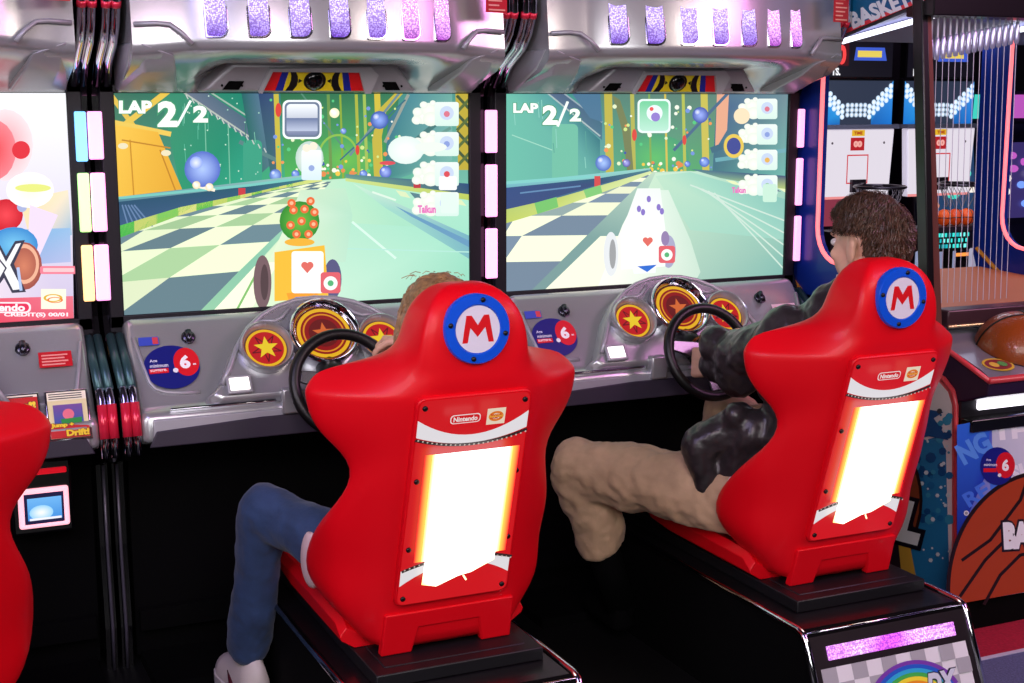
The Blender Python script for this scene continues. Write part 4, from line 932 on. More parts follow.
# lanes behind: backboards with hoops
def make_hoop(x,label):
    t=thing('basketball_hoop',label,'basketball hoop',(x,1.5,0),'hoops inside the basketball machines')
    WH=mat('board_white',(235,230,240),.4,emit=(225,215,235),es=.55)  # board given a glow of its own, it is no lamp
    m=MB(); m.prism([(-.19,0,1.10),(.19,0,1.10),(.21,0,1.425),(-.21,0,1.425)],(0,0,0),(0,.04,0)); bd=m.build('backboard',WH,t,bevel=.005)
    a=Art(frame((0,-.001,1.1),(1,0,0),(0,0,1)),(0,-1,0),.00008); a.poly([(-.186,.004),(.186,.004),(.204,.32),(-.204,.32)],(240,232,244))
    for r in ((-.062,.07,.062,.076),(-.062,.20,.062,.206),(-.062,.07,-.056,.206),(.056,.07,.062,.206)): a.rect(*r,(220,50,60))
    a.rect(-.045,.225,.035,.285,(190,30,40)); a.text('00',-.003,.255,.05,.03,(255,180,170),.08); a.rect(-.04,.292,.035,.32,(240,190,40)); a.text('TIME',-.003,.306,.05,.015,(180,60,20),.05)
    for s in (-1,1): a.circ(s*.15,.26,.006,(90,80,90))
    a.rect(-.19,.0,.19,.012,(250,150,150)); a.build('board_print',art_mat('board_print_glow',.9),bd)  # print also glows by itself so the board stays bright white
    m=MB(); m.box(-.22,.22,-.02,.08,1.425,1.445); m.build('board_cap',mat('cap_grey',(120,120,140),.4),t)
    # picture panel of stadium lights
    m=MB(); m.prism([(-.215,.03,1.44),(.215,.03,1.44),(.225,.03,1.655),(-.225,.03,1.655)],(0,0,0),(0,.03,0)); pp=m.build('display_panel',BLACK,t)
    a=Art(frame((0,.028,1.44),(1,0,0),(0,0,1)),(0,-1,0),.00008)
    a.rect(-.212,.0,.212,.208,(44,52,72)); 
    for s in (-1,1):
        a.poly([(s*.212,.0),(s*.09,.0),(s*.09,.06),(s*.212,.208)],[(20,110,200),(20,90,170),(40,150,220),(60,150,230)])
        for i in range(6):
            for j in range(3): a.blob(s*(.078+.024*i),.065+.019*i+(j-1)*.024-.0,.013,(255,255,255),(190,220,250),seg=10)
    for i in range(5):
        for j in range(3): a.blob(-.05+.025*i,.05+.022*j,.012,(255,255,255),(160,190,220),seg=10)
    a.build('stadium_picture',art_mat('lit_picture',1.1),pp)
    # score display
    m=MB(); m.box(-.22,.20,.02,.06,1.66,1.85); sc=m.build('score_box',BLACK,t)
    a=Art(frame((0,.018,1.66),(1,0,0),(0,0,1)),(0,-1,0),.00008); a.rect(-.21,.005,.195,.185,(16,14,24))
    a.rect(-.17,.055,-.06,.16,(70,10,20)); a.text('0',-.10,.105,.05,.09,(255,70,70),.06); a.text('PTS.',-.14,.028,.07,.035,(240,240,245),.05)
    a.poly([(-.03,.08),(.16,.08),(.145,.14),(-.02,.14)],(60,90,200)); a.rect(-.01,.095,.13,.125,(225,200,90)); a.build('score_display',art_mat('lit_picture',1.1),sc)
    # hoop ring and net
    m=MB(); c=Vector((.0,-.17,1.165)); m.torus(c,(0,0,1),.115,.007,40,8); m.tube([c+Vector((0,.11,0)),(0,.0,1.165)],.012); m.box(-.04,.04,-.02,.0,1.13,1.19)
    hp=m.build('hoop_ring',mat('hoop_dark',(60,50,60),.3,.6),t,smooth=True,auto=40)
    m=MB()
    for k in range(16):
        a0=2*PI*k/16
        for sgn in (-1,1): m.tube([c+Vector((math.cos(a0)*.112,math.sin(a0)*.112,0)),c+Vector((math.cos(a0+sgn*.2)*.095,math.sin(a0+sgn*.2)*.095,-.05)),c+Vector((math.cos(a0+sgn*.4)*.075,math.sin(a0+sgn*.4)*.075,-.11))],.0016,seg=4)
    m.build('hoop_net',mat('net_grey',(150,140,150),.6),hp)
    return t
make_hoop(4.235,'lit white backboard and hoop left of the black cage post')
make_hoop(4.73,'lit white backboard and hoop right of the black cage post, behind the hanging cords')
# things seen deep inside the cage
def bk(x,y,z,r,label,c):
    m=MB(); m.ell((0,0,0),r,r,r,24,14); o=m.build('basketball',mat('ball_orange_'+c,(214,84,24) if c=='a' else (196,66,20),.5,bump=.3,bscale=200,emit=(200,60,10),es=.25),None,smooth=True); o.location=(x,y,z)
    a=MB()
    for ax in ((1,0,0),(0,0,1)): a.torus((0,0,0),ax,r,.002,32,5)
    a.build('seam',BLACK,o); tag(o,label,'ball','basketballs in the rack behind the cords')
    return o
m=MB(); m.box(-.35,.55,-.06,.06,-.02,.0); 
for x in (-.34,.54): m.box(x-.01,x+.01,-.05,.05,-1.0,-.02)
rk=m.build('ball_rack',mat('rack_dark',(40,30,40),.5)); rk.location=(3.95,.9,1.02); tag(rk,'dark metal rack holding orange basketballs inside the cage','rack')
P_=U(947,213,1,.9); 
for i,(px,nm) in enumerate(((945,'left ball of the three on the rack behind the cords'),(956,'middle ball of the three on the rack behind the cords'),(967,'right ball of the three on the rack behind the cords'))):
    p=U(px,211-i*1.0,1,.9); bk(p.x,.9,1.02+.036,.036,nm,'ab'[i%2])
# cyan neon sign
m=MB(); c=U(950,240,1,1.0); m.box(-.10,.10,0,.02,-.05,.05); sg=m.build('neon_sign',BLACK); sg.location=(c.x,1.0,c.z); tag(sg,'small turquoise lit sign seen low inside the basketball cage','sign')
a=Art(frame((0,-.002,0),(1,0,0),(0,0,1)),(0,-1,0),.001); random.seed(5)
for k in range(3):
    for j in range(9): a.rect(-.09+.02*j,-.035+.026*k,-.09+.02*j+random.uniform(.008,.017),-.018+.026*k,random.choice([(60,230,220),(120,250,240),(30,180,190)]))
a.build('sign_letters',art_mat('lit_picture',1.1),sg)
m=MB(); m.box(0,.012,-.0,.03,.0,.06); m.box(-.0,.012,0,.03,-.2,.0)
m=MB(); m.tube([(0,0,0),(0,-.6,0)],.01,seg=8); 
# stand for the sign
m=MB(); m.box(c.x-.02,c.x+.02,1.0,1.02,0,c.z-.05); o=m.build('sign_post',BLACK); o.parent=sg; o.location=-sg.location
# pair of chairs far behind
def far_chair(px,py,col,label):
    c=U(px,py,1,1.2); t=thing('clear_chair',label,'chair',(c.x,1.2,0),'pale chairs beyond the cage')
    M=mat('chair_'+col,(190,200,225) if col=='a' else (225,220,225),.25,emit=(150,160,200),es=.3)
    m=MB(); m.box(-.12,.12,-.1,.12,.55,.57); m.build('seat',M,t,bevel=.01)
    m=MB(); m.box(-.12,.12,.10,.12,.58,.86); m.build('backrest',M,t,bevel=.02)
    for sx in (-.11,.11):
        for sy in (-.09,.11): m=MB(); m.tube([(sx,sy,.55),(sx*1.1,sy*1.1,0)],.008,seg=8); m.build('leg',CHROME,t,smooth=True)
far_chair(950,292,'a','pale see-through chair beyond the cage, beside the black post'); far_chair(1003,290,'b','pale chair beyond the cage, right beside the photo edge')

# far arcade machines beyond the cage
def far_machine(px,py,Y,w,label,c1,c2,c3):
    c=U(px,py,1,Y); t=thing('distant_arcade_machine',label,'arcade machine',(c.x,Y,0),'machines standing far behind the cage')
    m=MB(); m.prism([(-w/2,0,0),(-w/2,-.0,.62),(-w/2,-.12,.68),(-w/2,.05,.80),(-w/2,.12,1.35),(-w/2,.02,1.42),(-w/2,.02,1.62),(-w/2,.45,1.62),(-w/2,.45,0)],(0,0,0),(w,0,0)); m.build('cabinet_body',mat('far_body',(24,20,50),.5),t,bevel=.01)
    m=MB(); m.prism([(-w*.4,.045,.84),(w*.4,.045,.84),(w*.4,.105,1.30),(-w*.4,.105,1.30)],(0,0,0),(0,-.012,0)); s_=m.build('far_screen',mat('far_'+label[:6]+'1',c1,.4,emit=c1,es=.8),t)
    a=Art(frame((0,.028,.84),(1,0,0),(0,.06,.46)),(0,-1,.1),.001)
    for _ in range(16): a.circ(random.uniform(-w*.36,w*.36),random.uniform(.08,.92),random.uniform(.02,.05),random.choice([c2,c3,(250,240,230)]),ry=.05,seg=10)
    a.build('screen_lights',art_mat('lit_picture',1.1),s_)
    m=MB(); m.box(-w*.42,w*.42,.0,.02,1.45,1.59); m.build('far_marquee',mat('far_'+label[:6]+'2',c2,.4,emit=c2,es=.9),t)
    m=MB(); m.box(-w*.45,w*.45,-.11,-.08,.655,.675); m.build('glow_rail',mat('far_'+label[:6]+'3',c3,.4,emit=c3,es=1.2),t)
random.seed(21)
far_machine(845,240,2.7,.62,'pinkish glowing arcade machine far behind, left of the short haired head',(150,60,80),(240,110,90),(255,150,170))
far_machine(952,262,2.6,.50,'turquoise glowing arcade machine far behind the hanging cords',(40,70,110),(70,220,200),(250,150,70))
far_machine(1018,270,2.7,.50,'violet glowing arcade machine far behind at the right photo edge',(60,50,110),(190,90,190),(120,160,250))
# ================================================================== PEOPLE
def chain(m,pts,seg=14):
    """tapered limb of overlapping cones and balls: pts=[(x,y,z,r),...]"""
    for p in pts: m.ell(p[:3],p[3],p[3],p[3],seg,10)
    for p,q in zip(pts,pts[1:]):
        m.tube([p[:3],q[:3]],[p[3],q[3]],seg=seg)
def organic(m,name,mt,parent,vox=.008,smooth_it=4,disp=None,scale=.05,strength=.012,world=True):
    o=m.build(name,mt,parent,smooth=True,world=world)
    r=o.modifiers.new('r','REMESH'); r.mode='VOXEL'; r.voxel_size=vox; r.use_smooth_shade=True
    s=o.modifiers.new('s','SMOOTH'); s.factor=.6; s.iterations=smooth_it
    for k,(sc,st) in enumerate(disp or []):
        tx=bpy.data.textures.new(name+'_folds','CLOUDS'); tx.noise_scale=sc; tx.noise_depth=1
        d=o.modifiers.new('d','DISPLACE'); d.texture=tx; d.strength=st; d.mid_level=.5; d.texture_coords='GLOBAL'
    return o
SKIN=mat('skin_light',(226,178,150),.5,var=.06,bscale=30); 
def rotz(a): return Matrix.Rotation(a,3,'Z')
def head_shape(m,c,R,s=1.0):
    """blobs of a head; R orients local axes (x right, y face forward, z up)"""
    def E(x,y,z,rx,ry,rz,rr=None): 
        m.ell(Vector(c)+R@Vector((x,y,z))*s,rx*s,ry*s,rz*s,24,14,rot=R@(rr if rr else Matrix.Identity(3)))
    E(0,-.012,.028,.074,.095,.088); E(0,.045,-.02,.058,.052,.075); E(0,.055,-.075,.034,.034,.030); E(-.045,.02,-.055,.02,.04,.032); E(.045,.02,-.055,.02,.04,.032)
    E(0,.096,-.012,.011,.018,.016); E(0,.088,.008,.009,.014,.024); E(0,.082,.034,.05,.016,.012); E(0,.088,-.046,.024,.012,.012)
    for sx in (-1,1):
        E(sx*.038,.07,-.018,.02,.018,.018)
        E(sx*.082,-.006,-.006,.009,.021,.034,Matrix.Rotation(sx*.5,3,'Z')); E(sx*.086,-.014,.010,.010,.015,.018,Matrix.Rotation(sx*.5,3,'Z'))
def hand(m,wrist,d,palm_n,curl,s=1.0,grip=None,thumb_side=1):
    """palm plus five separate bent fingers. d: direction of the hand, palm_n: direction the palm faces"""
    d=Vector(d).normalized(); n=Vector(palm_n); n=(n-d*n.dot(d)).normalized(); sd=d.cross(n)*thumb_side; w=Vector(wrist)
    for k in range(5):
        t=k/4-.5; a=w+sd*t*.052*s+d*.012*s; b=w+sd*t*.068*s+d*.078*s
        m.tube([a,b],[.014*s,.0125*s],seg=10); m.ell(a,.014*s,.014*s,.014*s,10,6); m.ell(b,.0125*s,.0125*s,.0125*s,10,6)
    for k,(off,ln) in enumerate(((.030,.070),(.011,.080),(-.010,.075),(-.030,.058))):
        p=w+sd*off*s+d*.082*s; r=.0092*s; ang=0; pts=[(p.x,p.y,p.z,r)]
        for j,f in enumerate((.45,.30,.25)):
            ang+=curl[j]; v=d*math.cos(ang)+n*math.sin(ang); p=p+v*ln*f*s; pts.append((p.x,p.y,p.z,r*(1-.1*(j+1))))
        chain(m,pts,10)
    p=w+sd*.030*s+d*.022*s; pts=[(p.x,p.y,p.z,.012*s)]; 
    for j,(f,o_) in enumerate(((.035,.7),(.028,.35),(.022,.1))):
        v=(d*.8+sd*o_+n*(.35+.35*j)).normalized(); p=p+v*f*s; pts.append((p.x,p.y,p.z,(.0112-.0012*j)*s))
    chain(m,pts,10)

def hair_strands(m,c,R,n,crown,length,r0,region,spread=.004,wid=.0022,s=1.0,seed=3,down=.0,jit=.25):
    random.seed(seed); c=Vector(c)
    k=0
    while k<n:
        th=random.uniform(0,2*PI); z=random.uniform(-.85,1); q=math.sqrt(1-z*z)
        p=Vector((q*math.cos(th),q*math.sin(th),z))
        if not region(p): continue
        k+=1
        # walk over the ellipsoid away from the crown
        pts=[]; cur=p.copy(); dirn=(cur-Vector(crown)*cur.dot(Vector(crown))); 
        steps=6; ln=length*random.uniform(.7,1.2)
        tw=random.uniform(-jit,jit)
        for j in range(steps):
            away=(cur-Vector(crown)); away-=cur*away.dot(cur)
            if away.length<1e-3: away=Vector((1,0,0))
            away.normalize(); sd=cur.cross(away); dv=(away+sd*(tw+.35)+Vector((0,0,-down))).normalized(); dv-=cur*dv.dot(cur)*.9
            lift=r0*(1+.0*j)+spread*math.sin(PI*j/steps)*random.uniform(.5,1.5)+.004*random.random()
            pts.append(Vector((cur.x*(.078+lift),cur.y*(.099+lift),cur.z*(.096+lift)+.024)))
            nx=(cur+dv*ln/steps/.09).normalized()
            if region(nx) or nx.z>cur.z: cur=nx
            else: cur=(cur+(nx-cur)*.25).normalized()
        P=[c+R@(q_*s) for q_ in pts]
        rings=[]
        for j,pp in enumerate(P):
            t=(P[min(j+1,steps-1)]-P[max(j-1,0)]).normalized(); nn=(pp-c).normalized(); sdv=t.cross(nn).normalized(); w_=wid*s*(1-.75*j/(steps-1))
            rings.append([pp-sdv*w_,pp+nn*w_*.5,pp+sdv*w_])
        m.loft(rings,False,False)

# ---------------------------------------------------------------- man in the dark jacket (right seat)
def make_man():
    t=thing('person','person with short brown hair, dark shiny jacket and beige trousers, steering the right machine','person',(2.25,-.90,.40))
    hc=Vector((2.30,-1.005,1.192)); R=rotz(.25)@Matrix.Rotation(-.05,3,'X')
    b=MB(); head_shape(b,hc,R,1.0)
    chain(b,[(2.285,-1.02,1.13,.060),(2.265,-1.02,1.04,.062)])
    chain(b,[(2.255,-.97,.98,.10),(2.23,-.93,.72,.11),(2.22,-.88,.52,.11)])
    SL=U(835,318,1,-.98); EL=U(752,352,1,-.72); WL_=U(708,364,1,-.47)
    SR=Vector((2.40,-.955,1.0)); ER=Vector((2.46,-.70,.86)); WR=Vector((2.385,-.455,.83))
    chain(b,[(*SL,.05),(*EL,.038),(*WL_,.026)]); chain(b,[(*SR,.05),(*ER,.038),(*WR,.026)])
    hand(b,WL_,(.05,.9,-.1),(.9,.1,-.1),(.7,1.0,.7),1.0,thumb_side=-1); hand(b,WR,(-.05,.9,-.1),(-.9,.1,-.1),(.7,1.0,.7),1.0,thumb_side=1)
    K=U(580,468,1,-.42); HPl=Vector((2.12,-.87,.50)); A=U(618,600,1,-.43); K2=Vector((2.36,-.30,.60)); A2=Vector((2.33,.0-.12,.14))
    chain(b,[(*HPl,.085),(*K,.055),(*A,.038)]); chain(b,[(2.32,-.87,.50,.085),(*K2,.055),(*A2,.038)])
    body=organic(b,'body',SKIN,t,.0055,2)
    # face details
    e=MB()
    for sx in (-1,1): e.ell(hc+R@Vector((sx*.031,.083,.012)),.012,.010,.010,16,10)
    e.build('eyes',mat('eye_white',(230,225,220),.2),body,smooth=True,world=True)
    # hair: cap plus strands
    HAIR=mat('hair_brown',(74,52,38),.42,spec=.6,var=.55,bscale=60)
    m=MB()
    def reg(p):
        lim=-.55 if p.y<-.35 else (-.20 if p.y<-.05 else .16)
        if abs(p.x)>.6 and -.40<p.y<.30: lim=max(lim,.16)
        if p.y>.40: lim=max(lim,.40+.6*(p.y-.40))
        return p.z>lim
    rings=[]
    seg=48; 
    cap=MB()
    for j in range(15):
        ph=PI/2-j*(PI*.70)/14; ring=[]
        for k in range(seg):
            th=2*PI*k/seg; q=Vector((math.cos(ph)*math.cos(th),math.cos(ph)*math.sin(th),math.sin(ph)))
            lim=-.55 if q.y<-.35 else (-.22 if q.y<.0 else .05)
            if abs(q.x)>.6 and -.40<q.y<.30: lim=max(lim,.18)
            if q.y>.40: lim=max(lim,.40+.6*(q.y-.40))
            zz=max(q.z,lim); qq=Vector((q.x,q.y,zz)); 
            if q.z<lim: 
                h=math.sqrt(max(0,1-lim*lim)); l=math.hypot(q.x,q.y) or 1; qq=Vector((q.x/l*h,q.y/l*h,lim))*.95
            r=(.004+.010*max(0,q.z))+.006*noise.noise(q*3.5)
            ring.append(hc+R@Vector((qq.x*(.078+r),qq.y*(.099+r)-.006,qq.z*(.096+r)+.026)))
        rings.append(ring)
    m.loft(rings,True,True)
    hr=m.build('hair',HAIR,t,smooth=True,world=True)
    m=MB(); hair_strands(m,hc,R,2600,(0.30,-.50,.80),.060,.006,reg,.012,.0022,seed=3,down=.1,jit=.45)
    m.build('hair_strands',HAIR,hr,world=True)
    # jacket
    J=mat('jacket_satin',(52,46,48),.36,.1,.12,spec=.6,var=.3,bscale=16,bump=.5,bdist=.012)
    j=MB(); 
    chain(j,[(2.26,-1.0,1.045,.082),(2.255,-.985,.98,.125),(2.235,-.955,.84,.150),(2.215,-.93,.68,.158),(2.21,-.91,.56,.150)])
    j.ell((2.185,-.86,.60),.16,.13,.11); j.ell((2.14,-.90,.90),.10,.10,.14)
    chain(j,[(*SL,.080),(*((SL+EL)/2),.068),(*EL,.072),(*((EL+WL_)/2+Vector((0,0,-.006))),.070),(*(WL_+Vector((0,-.03,0))),.046)]); j.ell(U(738,366,1,-.66),.062,.09,.085); j.ell(U(716,345,1,-.58),.05,.06,.055)
    chain(j,[(*SR,.085),(*((SR+ER)/2),.070),(*ER,.064),(*(WR+Vector((0,-.03,0))),.045)])
    # open front hem over the lap
    chain(j,[(2.07,-.86,.70,.06),(2.035,-.80,.58,.045)]); chain(j,[(2.02,-.84,.74,.035),(1.995,-.77,.62,.03)])
    chain(j,[(*U(740,425,1,-.82),.060),(*U(700,445,1,-.77),.045),(*U(706,485,1,-.79),.028)])
    jk=organic(j,'jacket',J,t,.0065,5,[(.10,.028),(.03,.007)])
    m=MB(); 
    for k in range(5): 
        q=k/4; m.ell((2.07-.02*q,-.805+.02*q,.70-.12*q),.03,.03,.04)
    organic(m,'red_shirt',mat('shirt_red',(150,26,34),.7),t,.007,2)
    m=MB(); m.lathe((2.268,-1.02,1.085),(0.05,.0,1),[(.062,0),(.066,.012),(.064,.034),(.058,.036),(.056,.0)],28); m.build('shirt_collar',mat('collar_white',(225,215,215),.7),t,smooth=True,world=True)
    # trousers
    T=mat('trousers_khaki',(200,166,132),.75,var=.12,bscale=16,sheen=.1,bump=.5,bdist=.012)
    p=MB(); mid=(HPl+K)/2+Vector((0,0,.005))
    chain(p,[(2.22,-.88,.515,.135),(*HPl,.110),(*mid,.100),(*K,.088)]); p.ell((2.10,-.86,.485),.12,.14,.08)
    hem=K.lerp(A,.44)
    chain(p,[(*K,.088),(*K.lerp(A,.25),.078),(*hem,.074)]); p.tube([hem,K.lerp(A,.60)],[.074,.072],seg=18)
    m=MB(); chain(m,[(*K.lerp(A,.5),.047),(*K.lerp(A,1.05),.047)]); m.build('sock',DEEP,t,smooth=True,world=True)
    m=MB(); m.ell((2.03,-.90,.535),.05,.10,.035,rot=Matrix.Rotation(.5,3,'X')); organic(m,'shirt_hem',mat('hem_white',(225,215,215),.7),t,.006,2)
    chain(p,[(2.32,-.87,.515,.11),(*((Vector((2.32,-.87,.5))+K2)/2),.10),(*K2,.08),(*((K2+A2)/2),.068),(*(A2+Vector((0,0,.05))),.06)])
    organic(p,'trousers',T,t,.0065,5,[(.13,.030),(.045,.016)])
    # shoes
    for (q,dx) in ((A,.04),(A2,0)):
        m=MB(); f=Vector((dx,.12,0)); z0=q.z-.065
        secs=[]
        for k,(y,w,h) in enumerate(((-.045,.02,.05),(-.035,.034,.075),(.0,.037,.085),(.05,.038,.065),(.10,.045,.045),(.16,.044,.036),(.20,.028,.025),(.212,.008,.012))):
            c_=Vector((q.x+dx*y*2,q.y+y,z0)); secs.append([c_+Vector((w*math.cos(a_),0,max(0,h*math.sin(a_)) if math.sin(a_)>0 else .0)) for a_ in [PI*i/8 for i in range(9)]]+[c_+Vector((-w*.9,0,-.012)),c_+Vector((w*.9,0,-.012))])
        m.loft(secs,True,True); m.build('shoe',DEEP,t,smooth=True,world=True)
    return t
make_man()

# ---------------------------------------------------------------- player in blue jeans (middle seat)
def make_girl():
    t=thing('person','person in blue jeans and white trainers, mostly hidden behind the middle red chair','person',(1.10,-.88,.40))
    hc=Vector((1.125,-1.0,1.062)); R=rotz(-.05)
    b=MB(); head_shape(b,hc,R,.94); chain(b,[(1.14,-1.0,1.01,.048),(1.13,-.99,.93,.052)])
    chain(b,[(1.11,-.96,.88,.09),(1.12,-.93,.70,.09),(1.12,-.88,.54,.10)])
    wcx,wcz=1.112,.80
    SL=Vector((.985,-.97,.90)); EL=U(342,412,1,-.94); WL_=Vector((1.0,-.50,.80))
    SR=Vector((1.235,-.96,.90)); ER=Vector((1.34,-.76,.86)); WR=Vector((1.262,-.475,.935))
    chain(b,[(*SL,.040),(*EL,.033),(*WL_,.022)]); chain(b,[(*SR,.040),(*ER,.033),(*WR,.024)])
    hand(b,WL_,(.0,.9,0),(.9,.1,0),(.7,1.0,.7),.9,thumb_side=-1); hand(b,WR,(-.35,.85,-.05),(-.3,.0,-.9),(.6,.9,.7),.95,thumb_side=1)
    K=U(263,509,1,-.57); HL=Vector((1.03,-.86,.475)); A=U(249,652,1,-.47); K2=Vector((1.30,-.42,.62)); A2=Vector((1.28,-.15,.15))
    chain(b,[(*HL,.075),(*K,.050),(*A,.034)]); chain(b,[(1.21,-.88,.50,.075),(*K2,.050),(*A2,.034)])
    body=organic(b,'body',SKIN,t,.0055,2)
    e=MB()
    for sx in (-1,1): e.ell(hc+R@Vector((sx*.029,.078,.010)),.011,.009,.009,16,10)
    e.build('eyes',mat('eye_white',(230,225,220),.2),body,smooth=True,world=True)
    HAIR=mat('hair_light_brown',(150,116,74),.45,spec=.6,var=.45,bscale=90)
    m=MB(); m.ell(hc+Vector((0,-.012,.028)),.086,.106,.096,28,16)
    chain(m,[(1.14,-1.06,1.05,.062),(1.13,-1.05,.96,.058),(1.12,-1.03,.88,.045)]); chain(m,[(1.085,-.985,1.05,.034),(1.07,-.955,.98,.028),(1.06,-.95,.91,.02)])
    hr=organic(m,'hair',HAIR,t,.008,3,[(.02,.012)])
    random.seed(9); m=MB()
    for k in range(900):
        a_=random.uniform(PI*.55,PI*1.5); r=.092+random.uniform(0,.008); x0,y0=hc.x+math.cos(a_)*r*.93,hc.y+math.sin(a_)*r*1.05-.01
        z0=hc.z+random.uniform(-.02,.10); q=math.sqrt(max(.05,1-((z0-hc.z)/.125)**2)) if z0>hc.z else 1; x0=hc.x+(x0-hc.x)*q; y0=hc.y+(y0-hc.y)*q
        L=random.uniform(.08,.19); dx=random.uniform(-.014,.006); P=[Vector((x0+dx*j/4-.006*math.sin(j),y0+.004*math.sin(j*2+k),z0-L*j/4)) for j in range(5)]
        w=.0015; m.loft([[p-Vector((w,-w,0)),p+Vector((w,-w,0))] for p in P],False,False)
    for k in range(22):
        a_=random.uniform(0,2*PI); p=hc+Vector((math.cos(a_)*.05,math.sin(a_)*.06,.118)); e_=p+Vector((random.uniform(-.03,.02),random.uniform(-.02,.02),random.uniform(.0,.008)-.008)); mm=(p+e_)/2+Vector((0,0,.004))
        m.loft([[q-Vector((0,0,.0008)),q+Vector((0,0,.0008))] for q in (p,mm,e_)],False,False)
    m.build('hair_strands',HAIR,hr,world=True)
    WT=mat('top_white',(236,206,206),.8,bump=.2)
    m=MB(); chain(m,[(1.10,-.985,.93,.085),(1.11,-.965,.84,.12),(1.12,-.94,.68,.125),(1.115,-.91,.55,.135)]); m.ell((1.03,-.86,.52),.10,.13,.10)
    chain(m,[(*SL,.058),(*EL,.052),(*(EL.lerp(WL_,.35)),.044)]); chain(m,[(*SR,.058),(*ER,.046),(*(ER.lerp(WR,.4)),.042)])
    m.ell(U(312,560,1,-.80),.020,.06,.070)
    organic(m,'white_top',WT,t,.008,4,[(.09,.012)])
    JN=mat('jeans_blue',(44,66,104),.8,var=.22,bscale=22,bump=.5,bdist=.01,sheen=.15)
    p=MB(); chain(p,[(1.09,-.88,.50,.115),(*HL,.088),(*((HL+K)/2),.073),(*K,.064),(*K.lerp(A,.45),.060),(*K.lerp(A,.94),.054)])
    chain(p,[(1.21,-.88,.50,.088),(*((Vector((1.21,-.88,.5))+K2)/2),.08),(*K2,.066),(*K2.lerp(A2,.5),.056),(*K2.lerp(A2,.9),.05)])
    organic(p,'jeans',JN,t,.007,5,[(.12,.022),(.04,.008)])
    SH=mat('trainer_white',(226,212,208),.5); 
    for (q,dx) in ((A,-.05),(A2,0)):
        sh=MB(); z0=q.z-.105
        secs=[]
        for k,(y,w,h) in enumerate(((-.070,.014,.05),(-.060,.034,.095),(-.02,.040,.12),(.03,.041,.10),(.08,.045,.072),(.13,.046,.055),(.17,.036,.045),(.19,.014,.028))):
            c_=Vector((q.x+dx*y*2,q.y+y,z0)); secs.append([c_+Vector((w*math.cos(a_),0,h*math.sin(a_))) for a_ in [PI*i/10 for i in range(11)]]+[c_+Vector((-w,0,-.01)),c_+Vector((w,0,-.01))])
        sh.loft(secs,True,True); s_=sh.build('trainer',SH,t,smooth=True,world=True)
        so=MB(); secs=[]
        for y,w in ((-.078,.014),(-.066,.037),(-.02,.043),(.03,.044),(.08,.048),(.13,.049),(.175,.038),(.197,.014)):
            c_=Vector((q.x+dx*y*2,q.y+y,z0)); secs.append([c_+Vector((-w,0,-.03)),c_+Vector((w,0,-.03)),c_+Vector((w,0,.004)),c_+Vector((-w,0,.004))])
        so.loft(secs,True,True); so.build('sole',mat('sole_pale',(214,204,204),.6),s_,world=True,bevel=.004)
        sw=MB(); 
        sw.tube([Vector((q.x-.0425+dx*-.10,q.y-.05,z0+.045)),Vector((q.x-.047,q.y-.02,z0+.02)),Vector((q.x-.046,q.y+.02,z0+.022)),Vector((q.x-.043,q.y+.06,z0+.04))],[.002,.006,.005,.002],seg=8); sw.build('curved_mark',mat('mark_maroon',(90,20,40),.5),s_,smooth=True,world=True)
        for k in range(4):
            l=MB(); yy=q.y+.03+.018*k; zz=z0+.098-.014*k; l.tube([(q.x-.022+dx*.1,yy,zz-.012),(q.x+dx*.1,yy,zz+.006),(q.x+.022+dx*.1,yy,zz-.012)],.003,seg=6); l.build('lace',mat('lace_red',(190,60,70),.6),s_,smooth=True,world=True)
    return t
make_girl()
# ================================================================== PLACE THINGS
c2=make_cabinet('middle racing cabinet, green spotted ball riding on the kart on its screen',1.112,True)
# copy first (without screen) for the right one
c3=copy_tree(c2); c3.location=(2.247,0,0)
c3['label']='right racing cabinet next to the basketball machine, pale kart on its screen'
bz3=[o for o in kids(c3) if o.name.startswith('monitor_bezel')][0]
for za,zb in ((1.405,1.53),(1.215,1.37),(1.03,1.18)):
    m=MB(); m.box(.540,.563,-.024,-.010,za,zb); m.build('light_strip',MATS['strip_pink'],bz3,bevel=.004)
c1=make_cabinet('left racing cabinet with a white title screen and yellow instruction cards',-.023,False)
def clip_art(a,x0,x1,z0,z1):
    """cut the picture to the screen opening"""
    bm=bmesh.new(); me=a.data; bm.from_mesh(me)
    for co,no in (((x0,0,0),(-1,0,0)),((x1,0,0),(1,0,0)),((0,0,z0),(0,0,-1)),((0,0,z1),(0,0,1))):
        bmesh.ops.bisect_plane(bm,geom=bm.verts[:]+bm.edges[:]+bm.faces[:],dist=1e-6,plane_co=co,plane_no=no,clear_outer=True)
    bm.to_mesh(me); bm.free()
s2=screen_on(c2,(pix_plane(1,-.0005,c2.location),draw_left)); clip_art(s2,-SW,SW,SZ0,SZ1)
s3=screen_on(c3,(pix_plane(1,-.0005,c3.location),draw_right)); clip_art(s3,-SW,SW,SZ0,SZ1)
s1=screen_on(c1,(pix_plane(1,-.0005,c1.location),draw_first)); clip_art(s1,-SW,SW,SZ0,SZ1)
